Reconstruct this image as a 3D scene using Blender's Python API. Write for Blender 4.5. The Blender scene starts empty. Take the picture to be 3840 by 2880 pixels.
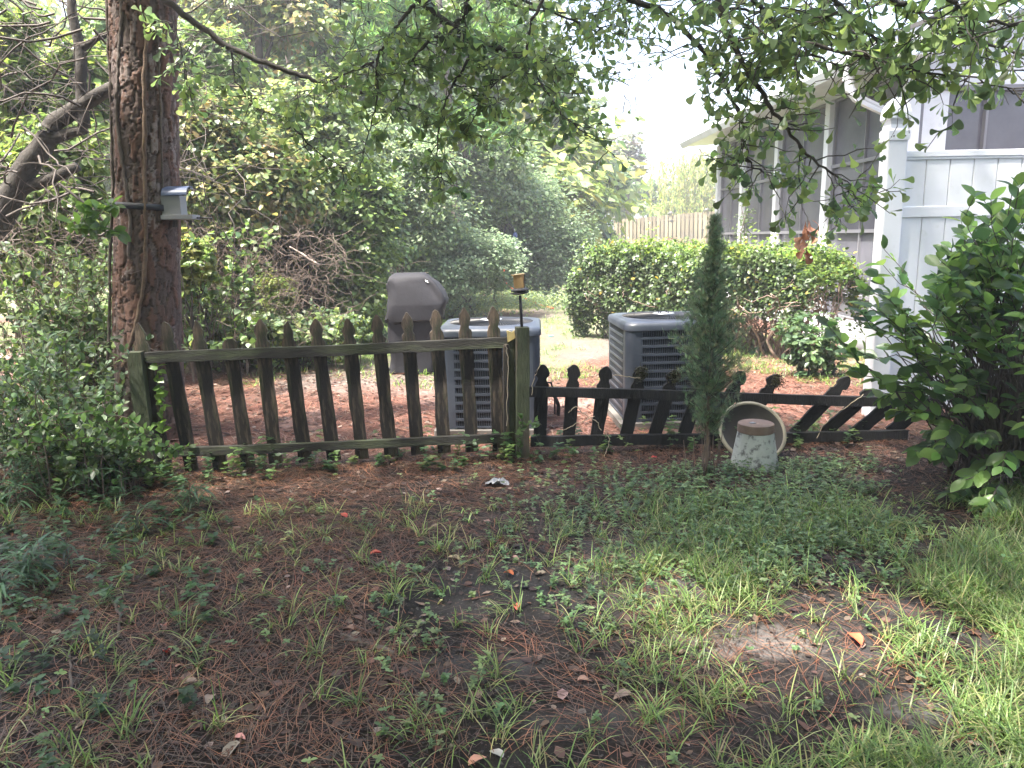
import bpy, math, random
import numpy as np
from mathutils import Matrix, Vector
random.seed(7)
RNG = np.random.default_rng(7)
scn = bpy.context.scene
COL = scn.collection
R = math.radians

# ------------------------------------------------------------------ camera, world, sun, exposure
F = 2847.0; CX, CY = 1920.0, 1440.0; EYE = 1.55
PITCH = math.atan((1440 - 890) / F); ROLL = 0.018
_d = np.array([0, math.cos(PITCH), -math.sin(PITCH)])
_r0 = np.array([1.0, 0, 0]); _u0 = np.array([0, math.sin(PITCH), math.cos(PITCH)])
_r = math.cos(ROLL) * _r0 - math.sin(ROLL) * _u0
_u = math.cos(ROLL) * _u0 + math.sin(ROLL) * _r0
cam_d = bpy.data.cameras.new("camera"); cam = bpy.data.objects.new("camera", cam_d); COL.objects.link(cam)
cam_d.sensor_width = 36; cam_d.lens = F / 3840 * 36; cam_d.clip_end = 2000; cam_d.clip_start = 0.05
m = Matrix.Identity(4)
for i in range(3):
    m[i][0] = _r[i]; m[i][1] = _u[i]; m[i][2] = -_d[i]
m[2][3] = EYE
cam.matrix_world = m
scn.camera = cam
w = bpy.data.worlds.new("World"); scn.world = w; w.use_nodes = True
nt = w.node_tree; bg = nt.nodes["Background"]; sky = nt.nodes.new("ShaderNodeTexSky")
sky.sky_type = 'NISHITA'; sky.sun_disc = False
SUN_EL, SUN_AZ = R(66), R(240)          # azimuth clockwise from +Y
sky.sun_elevation = SUN_EL; sky.sun_rotation = SUN_AZ
sky.air_density = 1.0; sky.dust_density = 6.0; sky.ozone_density = 1.0
nt.links.new(sky.outputs[0], bg.inputs[0]); bg.inputs[1].default_value = 0.15
sl = bpy.data.lights.new("sun", 'SUN'); so = bpy.data.objects.new("sun", sl); COL.objects.link(so)
sl.energy = 4.6; sl.angle = R(2.5); sl.color = (1, 0.95, 0.87)
sd = Vector((math.sin(SUN_AZ) * math.cos(SUN_EL), math.cos(SUN_AZ) * math.cos(SUN_EL), math.sin(SUN_EL)))
so.rotation_euler = sd.to_track_quat('Z', 'Y').to_euler(); so.location = (0, 0, 30)
scn.view_settings.view_transform = 'Standard'; scn.view_settings.look = 'None'
scn.view_settings.exposure = 2.4; scn.view_settings.gamma = 1.0
scn.render.engine = 'CYCLES'
scn.cycles.max_bounces = 7; scn.cycles.diffuse_bounces = 4; scn.cycles.transmission_bounces = 4
scn.cycles.use_denoising = True

# ------------------------------------------------------------------ helpers
def ray(px, py): return _d + _r * ((px - CX) / F) - _u * ((py - CY) / F)
def P(px, py, Y):
    v = ray(px, py); return np.array([0, 0, EYE]) + v * (Y / v[1])
def hsh(*c):
    h = np.zeros(np.broadcast(*c).shape, dtype=np.int64)
    for a, k in zip(c, (73856093, 19349663, 83492791)): h ^= np.asarray(a, dtype=np.int64) * k
    h = (h ^ (h >> 13)) * 1274126177; h = (h ^ (h >> 16)) & 0xffffff
    return h / float(0xffffff)
def noise2(x, y, s=0):
    x = np.asarray(x, float); y = np.asarray(y, float)
    xi = np.floor(x).astype(np.int64); yi = np.floor(y).astype(np.int64); fx = x - xi; fy = y - yi
    fx = fx * fx * (3 - 2 * fx); fy = fy * fy * (3 - 2 * fy)
    g = lambda a, b: hsh(xi + a, yi + b, np.full_like(xi, s + 11))
    return (g(0, 0) * (1 - fx) + g(1, 0) * fx) * (1 - fy) + (g(0, 1) * (1 - fx) + g(1, 1) * fx) * fy
def noise3(p, s=0):
    p = np.asarray(p, float); i = np.floor(p).astype(np.int64); f = p - i; f = f * f * (3 - 2 * f)
    o = 0
    for a in (0, 1):
        for b in (0, 1):
            for c in (0, 1):
                wgt = (f[..., 0] if a else 1 - f[..., 0]) * (f[..., 1] if b else 1 - f[..., 1]) * (f[..., 2] if c else 1 - f[..., 2])
                o = o + wgt * hsh(i[..., 0] + a, i[..., 1] + b + s * 57, i[..., 2] + c)
    return o
def fbm2(x, y, s=0, o=4):
    t = 0; a = .5
    for k in range(o): t = t + a * noise2(x * 2 ** k, y * 2 ** k, s + k); a *= .5
    return t
def sstep(a, b, x):
    t = np.clip((np.asarray(x, float) - a) / (b - a), 0, 1); return t * t * (3 - 2 * t)
def hgt(x, y):
    x = np.asarray(x, float); y = np.asarray(y, float)
    near = np.clip(1.2 - y / 25, 0.2, 1)
    return (0.9 * sstep(17, 42, y) + 0.05 * (fbm2(x * .7, y * .7, 3) - .47) * near
            + 0.018 * (fbm2(x * 4, y * 4, 9, 3) - .44) * near)
def G(px, py):
    v = ray(px, py); t = -EYE / v[2] if v[2] < 0 else 60
    for _ in range(12):
        p = np.array([0, 0, EYE]) + v * t
        t -= (p[2] - float(hgt(p[0], p[1]))) / v[2] * .8
    return np.array([0, 0, EYE]) + v * t
WM = {}
def tag(o, label=None, cat=None, group=None, kind=None):
    if label: o['label'] = label
    if cat: o['category'] = cat
    if group: o['group'] = group
    if kind: o['kind'] = kind
    return o
def link(o, parent=None, mw=None):
    COL.objects.link(o); mw = mw or Matrix.Identity(4); WM[o.name] = mw
    if parent is not None:
        o.parent = parent; o.matrix_basis = WM[parent.name].inverted() @ mw
    else: o.matrix_basis = mw
    return o
def thing(name, label, cat, loc, group=None):
    o = bpy.data.objects.new(name, None); o.empty_display_size = .1
    link(o, None, Matrix.Translation(Vector([float(q) for q in loc]))); return tag(o, label, cat, group)
def fastmesh(name, V, T, C=None, smooth=False, k=3):
    me = bpy.data.meshes.new(name); V = np.ascontiguousarray(V, np.float32); T = np.ascontiguousarray(T, np.int32)
    me.vertices.add(len(V)); me.vertices.foreach_set('co', V.ravel())
    me.loops.add(T.size); me.loops.foreach_set('vertex_index', T.ravel())
    me.polygons.add(len(T)); me.polygons.foreach_set('loop_start', np.arange(0, T.size, k, dtype=np.int32))
    me.polygons.foreach_set('loop_total', np.full(len(T), k, np.int32))
    if smooth: me.polygons.foreach_set('use_smooth', np.ones(len(T), bool))
    if C is not None:
        a = me.attributes.new('Col', 'FLOAT_COLOR', 'POINT')
        C4 = np.ones((len(V), 4), np.float32); C4[:, :3] = C; a.data.foreach_set('color', C4.ravel())
    me.update(calc_edges=True); return me
def mesh_obj(name, me, mat=None, parent=None, mw=None):
    o = bpy.data.objects.new(name, me)
    if mat and not me.materials: me.materials.append(mat)
    return link(o, parent, mw)
class MB:
    def __init__(s): s.v = []; s.f = []; s.c = []
    def add(s, V, Fc, c=None):
        n = len(s.v); s.v += [tuple(map(float, q)) for q in V]; s.f += [tuple(i + n for i in f) for f in Fc]
        s.c += [tuple(c) if c is not None else (1, 1, 1)] * len(V); return s
    def box(s, c, sz, M=None, col=None):
        V = np.array([[x, y, z] for x in (-.5, .5) for y in (-.5, .5) for z in (-.5, .5)]) * np.array(sz)
        if M is not None: V = V @ np.array(M).T
        return s.add(V + np.array(c), [(0, 1, 3, 2), (4, 6, 7, 5), (0, 4, 5, 1), (2, 3, 7, 6), (0, 2, 6, 4), (1, 5, 7, 3)], col)
    def tube(s, pts, rad, n=6, col=None, cap=True):
        pts = np.array(pts, float); rad = np.broadcast_to(rad, len(pts)); V = []; Fc = []
        for i, p in enumerate(pts):
            t = pts[min(i + 1, len(pts) - 1)] - pts[max(i - 1, 0)]; t = t / (np.linalg.norm(t) + 1e-9)
            a = np.cross(t, [0, 0, 1.0]) if abs(t[2]) < .9 else np.cross(t, [1.0, 0, 0]); a /= np.linalg.norm(a); b = np.cross(t, a)
            for k in range(n):
                q = 2 * math.pi * k / n; V.append(p + rad[i] * (math.cos(q) * a + math.sin(q) * b))
        for i in range(len(pts) - 1):
            for k in range(n):
                Fc.append((i * n + k, i * n + (k + 1) % n, (i + 1) * n + (k + 1) % n, (i + 1) * n + k))
        if cap: Fc += [tuple(range(n))[::-1], tuple((len(pts) - 1) * n + k for k in range(n))]
        return s.add(V, Fc, col)
    def loft(s, rings, cap=(True, True), col=None):
        n = len(rings[0]); V = [p for r_ in rings for p in r_]; Fc = []
        for i in range(len(rings) - 1):
            for k in range(n): Fc.append((i * n + k, i * n + (k + 1) % n, (i + 1) * n + (k + 1) % n, (i + 1) * n + k))
        if cap[0]: Fc.append(tuple(range(n))[::-1])
        if cap[1]: Fc.append(tuple((len(rings) - 1) * n + k for k in range(n)))
        return s.add(V, Fc, col)
    def lathe(s, prof, c=(0, 0, 0), n=32, M=None, col=None, cap=(False, False)):
        rings = []
        for r_, z in prof:
            q = [np.array([r_ * math.cos(2 * math.pi * k / n), r_ * math.sin(2 * math.pi * k / n), z]) for k in range(n)]
            if M is not None: q = [np.array(M) @ p for p in q]
            rings.append([p + np.array(c) for p in q])
        return s.loft(rings, cap, col)
    def build(s, name, mat, parent=None, mw=None, smooth=False, bevel=0):
        me = bpy.data.meshes.new(name); me.from_pydata(s.v, [], s.f)
        a = me.attributes.new('Col', 'FLOAT_COLOR', 'POINT')
        a.data.foreach_set('color', np.array([list(c) + [1.0] for c in s.c], np.float32).ravel())
        if smooth: me.polygons.foreach_set('use_smooth', np.ones(len(me.polygons), bool))
        me.update(); o = mesh_obj(name, me, mat, parent, mw)
        if bevel:
            b = o.modifiers.new('edge', 'BEVEL'); b.width = bevel; b.segments = 2; b.limit_method = 'ANGLE'; b.angle_limit = R(40)
        return o
def rotz(a): c, s_ = math.cos(a), math.sin(a); return np.array([[c, -s_, 0], [s_, c, 0], [0, 0, 1.0]])
def frame(o_, x, y, z):
    M = Matrix.Identity(4)
    for i in range(3): M[i][0] = float(x[i]); M[i][1] = float(y[i]); M[i][2] = float(z[i]); M[i][3] = float(o_[i])
    return M
def nrm(v): v = np.asarray(v, float); return v / (np.linalg.norm(v, axis=-1, keepdims=True) + 1e-9)

# ------------------------------------------------------------------ materials
def mat(name, base=(.5, .5, .5), rough=.6, metal=0, attr=False, var=0.0, vscale=6, bump=0, bscale=40, stretch=(1, 1, 1),
        col2=None, c2scale=3, c2lo=.45, c2hi=.6, transl=0, spec=.5, objrand=0, detail=5, col3=None, c3scale=9, c3lo=.55, c3hi=.7):
    M = bpy.data.materials.new(name); M.use_nodes = True; n = M.node_tree.nodes; L = M.node_tree.links
    b = n['Principled BSDF']; b.inputs['Roughness'].default_value = rough; b.inputs['Metallic'].default_value = metal
    b.inputs['Specular IOR Level'].default_value = spec
    tc = n.new('ShaderNodeTexCoord'); mp = n.new('ShaderNodeMapping'); mp.inputs['Scale'].default_value = stretch
    L.new(tc.outputs['Object'], mp.inputs['Vector'])
    if attr:
        a = n.new('ShaderNodeAttribute'); a.attribute_name = 'Col'; cur = a.outputs['Color']
    else:
        rgb = n.new('ShaderNodeRGB'); rgb.outputs[0].default_value = (*base, 1); cur = rgb.outputs[0]
    def nz(sc, det=5):
        t = n.new('ShaderNodeTexNoise'); t.inputs['Scale'].default_value = sc; t.inputs['Detail'].default_value = det
        t.inputs['Roughness'].default_value = .62
        L.new(mp.outputs[0], t.inputs['Vector']); return t.outputs['Fac']
    def ramp(f, lo, hi, a=0., b_=1.):
        r_ = n.new('ShaderNodeMapRange'); r_.inputs['From Min'].default_value = lo; r_.inputs['From Max'].default_value = hi
        r_.inputs['To Min'].default_value = a; r_.inputs['To Max'].default_value = b_; L.new(f, r_.inputs['Value']); return r_.outputs[0]
    def mix(f, a, bcol, mode='MIX'):
        x = n.new('ShaderNodeMix'); x.data_type = 'RGBA'; x.blend_type = mode
        if hasattr(f, 'links'): L.new(f, x.inputs[0])
        else: x.inputs[0].default_value = f
        L.new(a, x.inputs[6])
        if hasattr(bcol, 'links'): L.new(bcol, x.inputs[7])
        else: x.inputs[7].default_value = (*bcol, 1)
        return x.outputs[2]
    if col2: cur = mix(ramp(nz(c2scale, detail), c2lo, c2hi), cur, col2)
    if col3: cur = mix(ramp(nz(c3scale, detail), c3lo, c3hi), cur, col3)
    if var:
        v = ramp(nz(vscale, detail), .25, .75, 1 - var, 1 + var); h = n.new('ShaderNodeHueSaturation')
        L.new(v, h.inputs['Value']); L.new(cur, h.inputs['Color']); cur = h.outputs[0]
    if objrand:
        oi = n.new('ShaderNodeObjectInfo'); h = n.new('ShaderNodeHueSaturation')
        L.new(ramp(oi.outputs['Random'], 0, 1, 1 - objrand, 1 + objrand), h.inputs['Value']); L.new(cur, h.inputs['Color']); cur = h.outputs[0]
    L.new(cur, b.inputs['Base Color'])
    if bump:
        bp = n.new('ShaderNodeBump'); bp.inputs['Strength'].default_value = bump; bp.inputs['Distance'].default_value = .01
        L.new(nz(bscale, 6), bp.inputs['Height']); L.new(bp.outputs[0], b.inputs['Normal'])
    if transl:
        t = n.new('ShaderNodeBsdfTranslucent'); h = n.new('ShaderNodeHueSaturation'); h.inputs['Saturation'].default_value = 1.1
        h.inputs['Hue'].default_value = .485; h.inputs['Value'].default_value = 1.5; L.new(cur, h.inputs['Color']); L.new(h.outputs[0], t.inputs['Color'])
        ms = n.new('ShaderNodeMixShader'); ms.inputs[0].default_value = transl
        L.new(b.outputs[0], ms.inputs[1]); L.new(t.outputs[0], ms.inputs[2]); L.new(ms.outputs[0], n['Material Output'].inputs[0])
    return M
M_leaf = mat('leaf', attr=True, rough=.42, transl=.45, spec=.55)
M_gloss = mat('leaf_glossy', attr=True, rough=.36, transl=.55, spec=.6, objrand=.22)
M_dry = mat('dry_leaf', attr=True, rough=.6, transl=.15)
M_needle = mat('straw', attr=True, rough=.55)
M_bark = mat('bark', attr=True, rough=.85, bump=.6, bscale=60, var=.25, vscale=30)
M_twig = mat('twig', base=(.075, .06, .05), rough=.8, var=.4, vscale=8)
M_vinestem = mat('vine_stem', base=(.125, .092, .072), rough=.8, var=.4, vscale=5)
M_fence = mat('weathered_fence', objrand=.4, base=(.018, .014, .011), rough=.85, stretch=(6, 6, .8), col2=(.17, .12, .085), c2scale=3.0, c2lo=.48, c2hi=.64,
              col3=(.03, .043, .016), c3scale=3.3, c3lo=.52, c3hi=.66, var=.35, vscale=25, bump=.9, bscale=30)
M_fence_rail = mat('weathered_rail', base=(.018, .016, .012), rough=.8, stretch=(.8, 6, 6), col2=(.055, .065, .032), c2scale=3, c2lo=.48, c2hi=.66,
                   var=.4, vscale=22, bump=1, bscale=30)
M_post = mat('mossy_post', base=(.048, .058, .028), rough=.85, stretch=(5, 5, .8), col2=(.075, .055, .038), c2scale=3, c2lo=.5, c2hi=.65,
             var=.35, vscale=20, bump=.8, bscale=30)
M_black = mat('blackened_fence', base=(.006, .006, .0065), rough=.75, stretch=(5, 5, .8), col2=(.028, .026, .018), c2scale=4, c2lo=.58, c2hi=.75, var=.4, vscale=20, bump=1, bscale=28)
M_moss = mat('moss', base=(.05, .05, .02), rough=.95, var=.5, vscale=60, bump=1, bscale=120)
M_break = mat('broken_wood', base=(.42, .33, .14), rough=.7, stretch=(8, 8, .5), var=.3, vscale=10)
M_ac = mat('ac_paint', base=(.040, .049, .067), rough=.42, var=.12, vscale=4, col2=(.056, .064, .082), c2scale=2)
M_dark = mat('dark_inside', base=(.012, .013, .016), rough=.6)
M_metal = mat('galvanised', base=(.42, .43, .45), rough=.35, metal=.6)
M_blackmetal = mat('black_metal', base=(.018, .018, .02), rough=.45)
M_cover = mat('grill_cover', base=(.016, .0158, .020), rough=.75, spec=.3, var=.2, vscale=5, bump=.5, bscale=9)
M_vinyl = mat('white_vinyl', base=(.66, .68, .72), rough=.35, var=.05, vscale=2, col2=(.52, .54, .54), c2scale=1.5, c2lo=.5, c2hi=.8, col3=(.40, .42, .38), c3scale=5, c3lo=.62, c3hi=.9)
M_pane = mat('screen_pane', base=(.085, .085, .105), rough=.2, spec=.6, col2=(.15, .15, .175), c2scale=1.1, c2lo=.35, c2hi=.7)
M_scframe = mat('bronze_frame', base=(.18, .18, .2), rough=.4)
M_shingle = mat('shingle', base=(.10, .095, .09), rough=.9, var=.3, vscale=30)
M_oldwood = mat('far_fence_wood', base=(.19, .155, .10), rough=.85, objrand=.32, stretch=(4, 4, .6), col2=(.11, .09, .07), c2scale=1.5, c2lo=.4, c2hi=.65, var=.2, vscale=10)
M_pot = mat('pedestal_paint', base=(.40, .42, .40), rough=.8, col2=(.10, .10, .10), c2scale=22, c2lo=.52, c2hi=.66, var=.1, vscale=30, bump=.4, bscale=80, detail=9)
M_terra = mat('terracotta', base=(.17, .115, .09), rough=.75, var=.2, vscale=14, col2=(.22, .16, .125), c2scale=8)
M_basinrim = mat('basin_rim', base=(.30, .27, .20), rough=.6, var=.15, vscale=10)
M_basin = mat('basin_inside', base=(.035, .031, .026), rough=.8, var=.3, vscale=12)
M_amber = mat('amber_plastic', base=(.40, .32, .18), rough=.35, transl=.3)
M_lampblack = mat('lamp_black', base=(.035, .033, .038), rough=.6)
M_grey = mat('feeder_grey', base=(.22, .22, .235), rough=.5, var=.06)
M_blue = mat('feeder_roof', base=(.085, .11, .19), rough=.4)
M_strap = mat('strap', base=(.018, .02, .028), rough=.6)
M_orange = mat('orange_cord', base=(.75, .12, .05), rough=.4)
M_white = mat('white_thing', base=(.8, .8, .8), rough=.5)
M_bluebottle = mat('blue_bottle', base=(.03, .05, .14), rough=.25)
M_plastic = mat('plastic_scrap', base=(.22, .225, .24), rough=.3, var=.3, vscale=30, bump=.6, bscale=60)
M_stick = mat('stick', base=(.11, .085, .07), rough=.85, var=.4, vscale=40, bump=.6, bscale=60)
M_cyan = mat('cyan_scrap', base=(.15, .45, .5), rough=.4)

# ------------------------------------------------------------------ haze
HZ = bpy.data.materials.new('haze'); HZ.use_nodes = True; HZ.node_tree.nodes.clear(); _o = HZ.node_tree.nodes.new('ShaderNodeOutputMaterial'); _v = HZ.node_tree.nodes.new('ShaderNodeVolumePrincipled')
_v.inputs['Color'].default_value = (.9, .93, 1, 1); _v.inputs['Density'].default_value = .0034; _v.inputs['Anisotropy'].default_value = .2; HZ.node_tree.links.new(_v.outputs[0], _o.inputs['Volume'])
mb = MB(); mb.box((0, 75, 11), (300, 250, 24)); tag(mb.build('haze', HZ), kind='stuff')
# ------------------------------------------------------------------ leaf templates (x across, y along, z normal)
def leaf_t(half, mids=(0, .5, 1), fold=.08, droop=.18):
    hs = [(x, y) for x, y in half]; V = [(0, 0, 0)]; n = len(hs)
    rr = [(x, y, fold * x * 2 - droop * y * y) for x, y in hs]; ll = [(-x, y, z) for x, y, z in rr]
    V = [(0, 0, 0), (0, mids[1], -droop * mids[1] ** 2), (0, 1, -droop)] + rr + ll
    T = []; ri = [3 + i for i in range(n)]; li = [3 + n + i for i in range(n)]
    for ids, fl in ((ri, 0), (li, 1)):
        ch = [0] + ids + [2]
        for a, b in zip(ch[:-1], ch[1:]): T.append((1, b, a) if not fl else (1, a, b))
    return np.array(V, float), np.array(T)
T_dia = (np.array([(0, 0, 0), (.34, .45, .05), (0, 1, -.12), (-.34, .45, .05)]), np.array([(0, 1, 2), (0, 2, 3)]))
T_narrow = (np.array([(0, 0, 0), (.14, .45, .03), (0, 1, -.2), (-.14, .45, .03)]), np.array([(0, 1, 2), (0, 2, 3)]))
T_oval = leaf_t([(.17, .2), (.27, .5), (.18, .8)], fold=.1, droop=.16)
T_ivy = leaf_t([(.38, .05), (.46, .4), (.2, .75)], fold=.06, droop=.12)
T_oak = leaf_t([(.03, .2), (.07, .42), (.16, .64), (.25, .80), (.235, .92), (.12, .99)], fold=.10, droop=.12)
T_dead = (np.array([(0, 0, .02), (.28, .25, .14), (.33, .6, .1), (0, 1, .16), (-.3, .65, .16), (-.24, .25, .08), (0, .5, 0)]),
          np.array([(6, 0, 1), (6, 1, 2), (6, 2, 3), (6, 3, 4), (6, 4, 5), (6, 5, 0)]))
def blade_t(bend=.5, seg=3, w=.5):
    V = []; T = []
    for i in range(seg):
        t = i / seg; wd = w * (1 - t * .55) * (0.7 + .3 * min(1, t * 4)); yy = math.sin(t * bend * 1.6) / (bend * 1.6 + 1e-6); zz = (1 - math.cos(t * bend * 1.6)) / (bend * 1.6 + 1e-6)
        V += [(-wd, yy, -zz), (wd, yy, -zz)]
    V.append((0, math.sin(bend * 1.6) / (bend * 1.6), -(1 - math.cos(bend * 1.6)) / (bend * 1.6)))
    for i in range(seg - 1): a = 2 * i; T += [(a, a + 1, a + 3), (a, a + 3, a + 2)]
    T.append((2 * seg - 2, 2 * seg - 1, 2 * seg)); return np.array(V), np.array(T)
def scat(tmpl, pos, ax, nm, L, Wd, col):
    """copies of a template: axis ax (y), normal nm (z), length L, width factor Wd"""
    tv, tf = tmpl; n = len(pos); y = nrm(ax); x = nrm(np.cross(y, nm)); z = np.cross(x, y)
    L = np.broadcast_to(L, n)[:, None, None]; Wd = np.broadcast_to(Wd, n)[:, None, None]
    V = (tv[None, :, 0:1] * Wd * x[:, None] + tv[None, :, 1:2] * y[:, None] * 1 + tv[None, :, 2:3] * z[:, None]) * L + pos[:, None]
    T = tf[None] + (np.arange(n) * len(tv))[:, None, None]
    C = np.repeat(col, len(tv), axis=0)
    return V.reshape(-1, 3), T.reshape(-1, 3), C
def join(parts):
    V = []; T = []; C = []; n = 0
    for v, t, c in parts: V.append(v); T.append(t + n); C.append(c); n += len(v)
    return np.concatenate(V), np.concatenate(T), np.concatenate(C)
def rdir(n): return nrm(RNG.normal(size=(n, 3)))
def pal(colors, n, weights=None, jit=.25):
    c = np.array(colors)[RNG.choice(len(colors), n, p=weights)]
    return np.clip(c * (1 + RNG.normal(size=(n, 1)) * jit), .004, .9) * (1 + RNG.normal(size=(n, 3)) * .05)
# palettes
GRN = [(.09, .155, .045), (.14, .22, .065), (.20, .29, .085), (.07, .12, .04)]
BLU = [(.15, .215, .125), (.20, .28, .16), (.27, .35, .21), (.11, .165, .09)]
YEL = [(.22, .29, .075), (.29, .34, .095), (.16, .23, .065), (.32, .30, .10)]
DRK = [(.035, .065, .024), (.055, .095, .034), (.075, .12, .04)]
MIXP = [(.10, .165, .055), (.18, .25, .08), (.26, .31, .09), (.13, .19, .11), (.30, .22, .10)]
def lumps(lobes, n, shell=.7, freq=1.6, cl=10, spread=.2, amp=.55):
    """cluster-structured points in/near noisy ellipsoids -> pos, outward"""
    vol = np.array([l[1][0] * l[1][2] for l in lobes]); vol = vol / vol.sum(); out = []; on = []
    nc = max(8, n // cl); which = RNG.choice(len(lobes), nc, p=vol)
    c = np.array([l[0] for l in lobes])[which]; rad = np.array([l[1] for l in lobes])[which]
    d = rdir(nc); d[:, 1] = np.where(RNG.random(nc) < .6, -np.abs(d[:, 1]), d[:, 1])
    nf = 1 + amp * 2 * (noise3(d * freq * 1.7 + which[:, None] * 7.3, 1) - .5) + amp * .8 * (noise3(d * freq * 5 + which[:, None] * 3.1, 2) - .5)
    rr = (1 - shell * RNG.random(nc) ** 2.2) * nf
    cc = c + d * rad * rr[:, None]
    k = RNG.integers(0, nc, n); sp = spread * np.minimum(1.5, rad[k].mean(axis=1))
    pos = cc[k] + RNG.normal(size=(n, 3)) * sp[:, None] * np.array([1, 1, .55])
    return pos, d[k], k
def leaves_on(pos, out, k, tmpl, L, palette, up=.7, weights=None, Wd=1.0, hang=.3):
    n = len(pos); nm = nrm(out * .5 + np.array([0, 0, up]) + rdir(n) * .55)
    ax = nrm(out * .6 + rdir(n) * .9 + np.array([0, 0, -hang])); ax = nrm(ax - nm * (ax * nm).sum(1)[:, None] * .8)
    cl = pal(palette, k.max() + 1, weights, .18)[k]; own = pal(palette, n, weights)
    mixf = .55; col = cl * mixf + own * (1 - mixf)
    return scat(tmpl, pos, ax, nm, L * RNG.uniform(.65, 1.3, n), Wd * RNG.uniform(.8, 1.2, n), col)
def wander(a, b, n=8, amp=.1, sag=0):
    a = np.array(a, float); b = np.array(b, float); t = np.linspace(0, 1, n)[:, None]
    p = a + (b - a) * t; j = RNG.normal(size=(n, 3)).cumsum(0) * amp * np.linalg.norm(b - a) / n; j -= j[0]; j -= t * j[-1]
    p += j; p[:, 2] -= sag * np.sin(t[:, 0] * math.pi); return p

def zc(p): return float(hgt(p[0], p[1]))
def clip_ground(V, T, C):  # keep leaves that stand above the soil
    return V, T, C
def bush(name, label, cat, px, py, D, rx, ry, n, L, palette, tmpl=T_dia, lob=5, depth=1.0, weights=None, up=.7, spread=.2, stems=7, group=None, ground=True, Wd=1.0, shell=.7, amp=.6, hang=.3, stem_mat=None, extra=None):
    c = P(px, py, D); rx_ = rx * D / F; rz_ = ry * D / F; ry_ = rx_ * depth
    base = np.array([c[0], c[1], 0]); base[2] = zc(base)
    root = thing(name, label, cat, base, group)
    lobes = [(c, (rx_ * .7, ry_ * .7, rz_ * .7))]
    for i in range(lob * 3):
        d = rdir(1)[0]; f = RNG.uniform(.22, .5); d[1] = -abs(d[1]) * .8; lobes.append((c + d * np.array([rx_, ry_, rz_]) * RNG.uniform(.5, .85), (rx_ * f, ry_ * f, rz_ * f * RNG.uniform(.6, 1))))
    if extra: lobes += extra
    pos, out, k = lumps(lobes, n, spread=spread, shell=shell, amp=amp)
    if ground:
        g = hgt(pos[:, 0], pos[:, 1]); keep = pos[:, 2] > g + .03; pos, out, k = pos[keep], out[keep], k[keep]
    V, T, C = leaves_on(pos, out, k, tmpl, L, palette, weights=weights, up=up, Wd=Wd, hang=hang)
    o = mesh_obj('foliage', fastmesh('foliage', V, T, C), M_leaf, root); tag(o, kind='stuff')
    mb = MB()
    for i in range(stems):
        b = base + np.array([RNG.normal() * rx_ * .25, RNG.normal() * ry_ * .2, -.02]); tdir = rdir(1)[0]; e = c + tdir * np.array([rx_, ry_, rz_]) * .7
        if e[2] < b[2] + .2: e[2] = b[2] + .5
        L0 = np.linalg.norm(e - b); mb.tube(wander(b, e, 8, .25), np.linspace(.012 + L0 * .008, .004, 8), 5)
    if stems: mb.build('stem', stem_mat or M_twig, root, smooth=True)
    return root

def thicket(name, label, cat, px0, px1, D0, D1, h0, h1, nst, nl, L, palette, tmpl=T_oval, arch=.6, group=None, sides=3, lean=0.0):
    a = P((px0 + px1) / 2, 900, (D0 + D1) / 2); a[2] = zc(a); t_ = thing(name, label, cat, a, group); mb = MB(); pp = []; aa = []; ll = []
    for i in range(nst):
        D_ = RNG.uniform(D0, D1); b = P(RNG.uniform(px0, px1), 900, D_); b[2] = zc(b) - .01; h_ = RNG.uniform(h0, h1); th = RNG.uniform(0, 6.28); o_ = np.array([math.cos(th) + lean, math.sin(th) * .7, 0]) * arch * h_ * RNG.uniform(.2, 1)
        t = np.linspace(0, 1, 9)[:, None]; q = b + o_ * t ** 1.6 + np.array([0, 0, h_]) * (t * 1.25 - .25 * t ** 2.5) + RNG.normal(size=(9, 3)) * .012 * t; mb.tube(q, np.linspace(.004 + .003 * h_, .0015, 9), 4, cap=False); segs = [(q, .3)]
        for j in range(sides): s_ = q[RNG.integers(2, 8)]; e = s_ + RNG.normal(size=3) * [.2, .15, .08] * (.5 + h_ * .5) + [0, 0, .05]; r_ = wander(s_, e, 6, .2, sag=.02); mb.tube(r_, np.linspace(.002, .001, 6), 3, cap=False); segs.append((r_, .15))
        for q_, f0 in segs:
            m_ = nl if len(q_) == 9 else nl // 2; u = RNG.uniform(f0, 1, m_) ** .7; p = np.stack([np.interp(u * (len(q_) - 1), range(len(q_)), q_[:, c_]) for c_ in range(3)], 1); pp.append(p); aa.append(nrm(nrm(q_[-1] - q_[0]) * .5 + RNG.normal(size=(m_, 3)) * .8))
    pp = np.concatenate(pp); aa = np.concatenate(aa); n = len(pp); V, T, C = scat(tmpl, pp, aa, nrm(np.array([0, -.15, 1]) + RNG.normal(size=(n, 3)) * .45), L * RNG.uniform(.6, 1.3, n), 1.0, pal(palette, n)); tag(mesh_obj('foliage', fastmesh('foliage', V, T, C), M_leaf, t_), kind='stuff'); mb.build('stem', M_vinestem, t_, smooth=True); return t_
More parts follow.
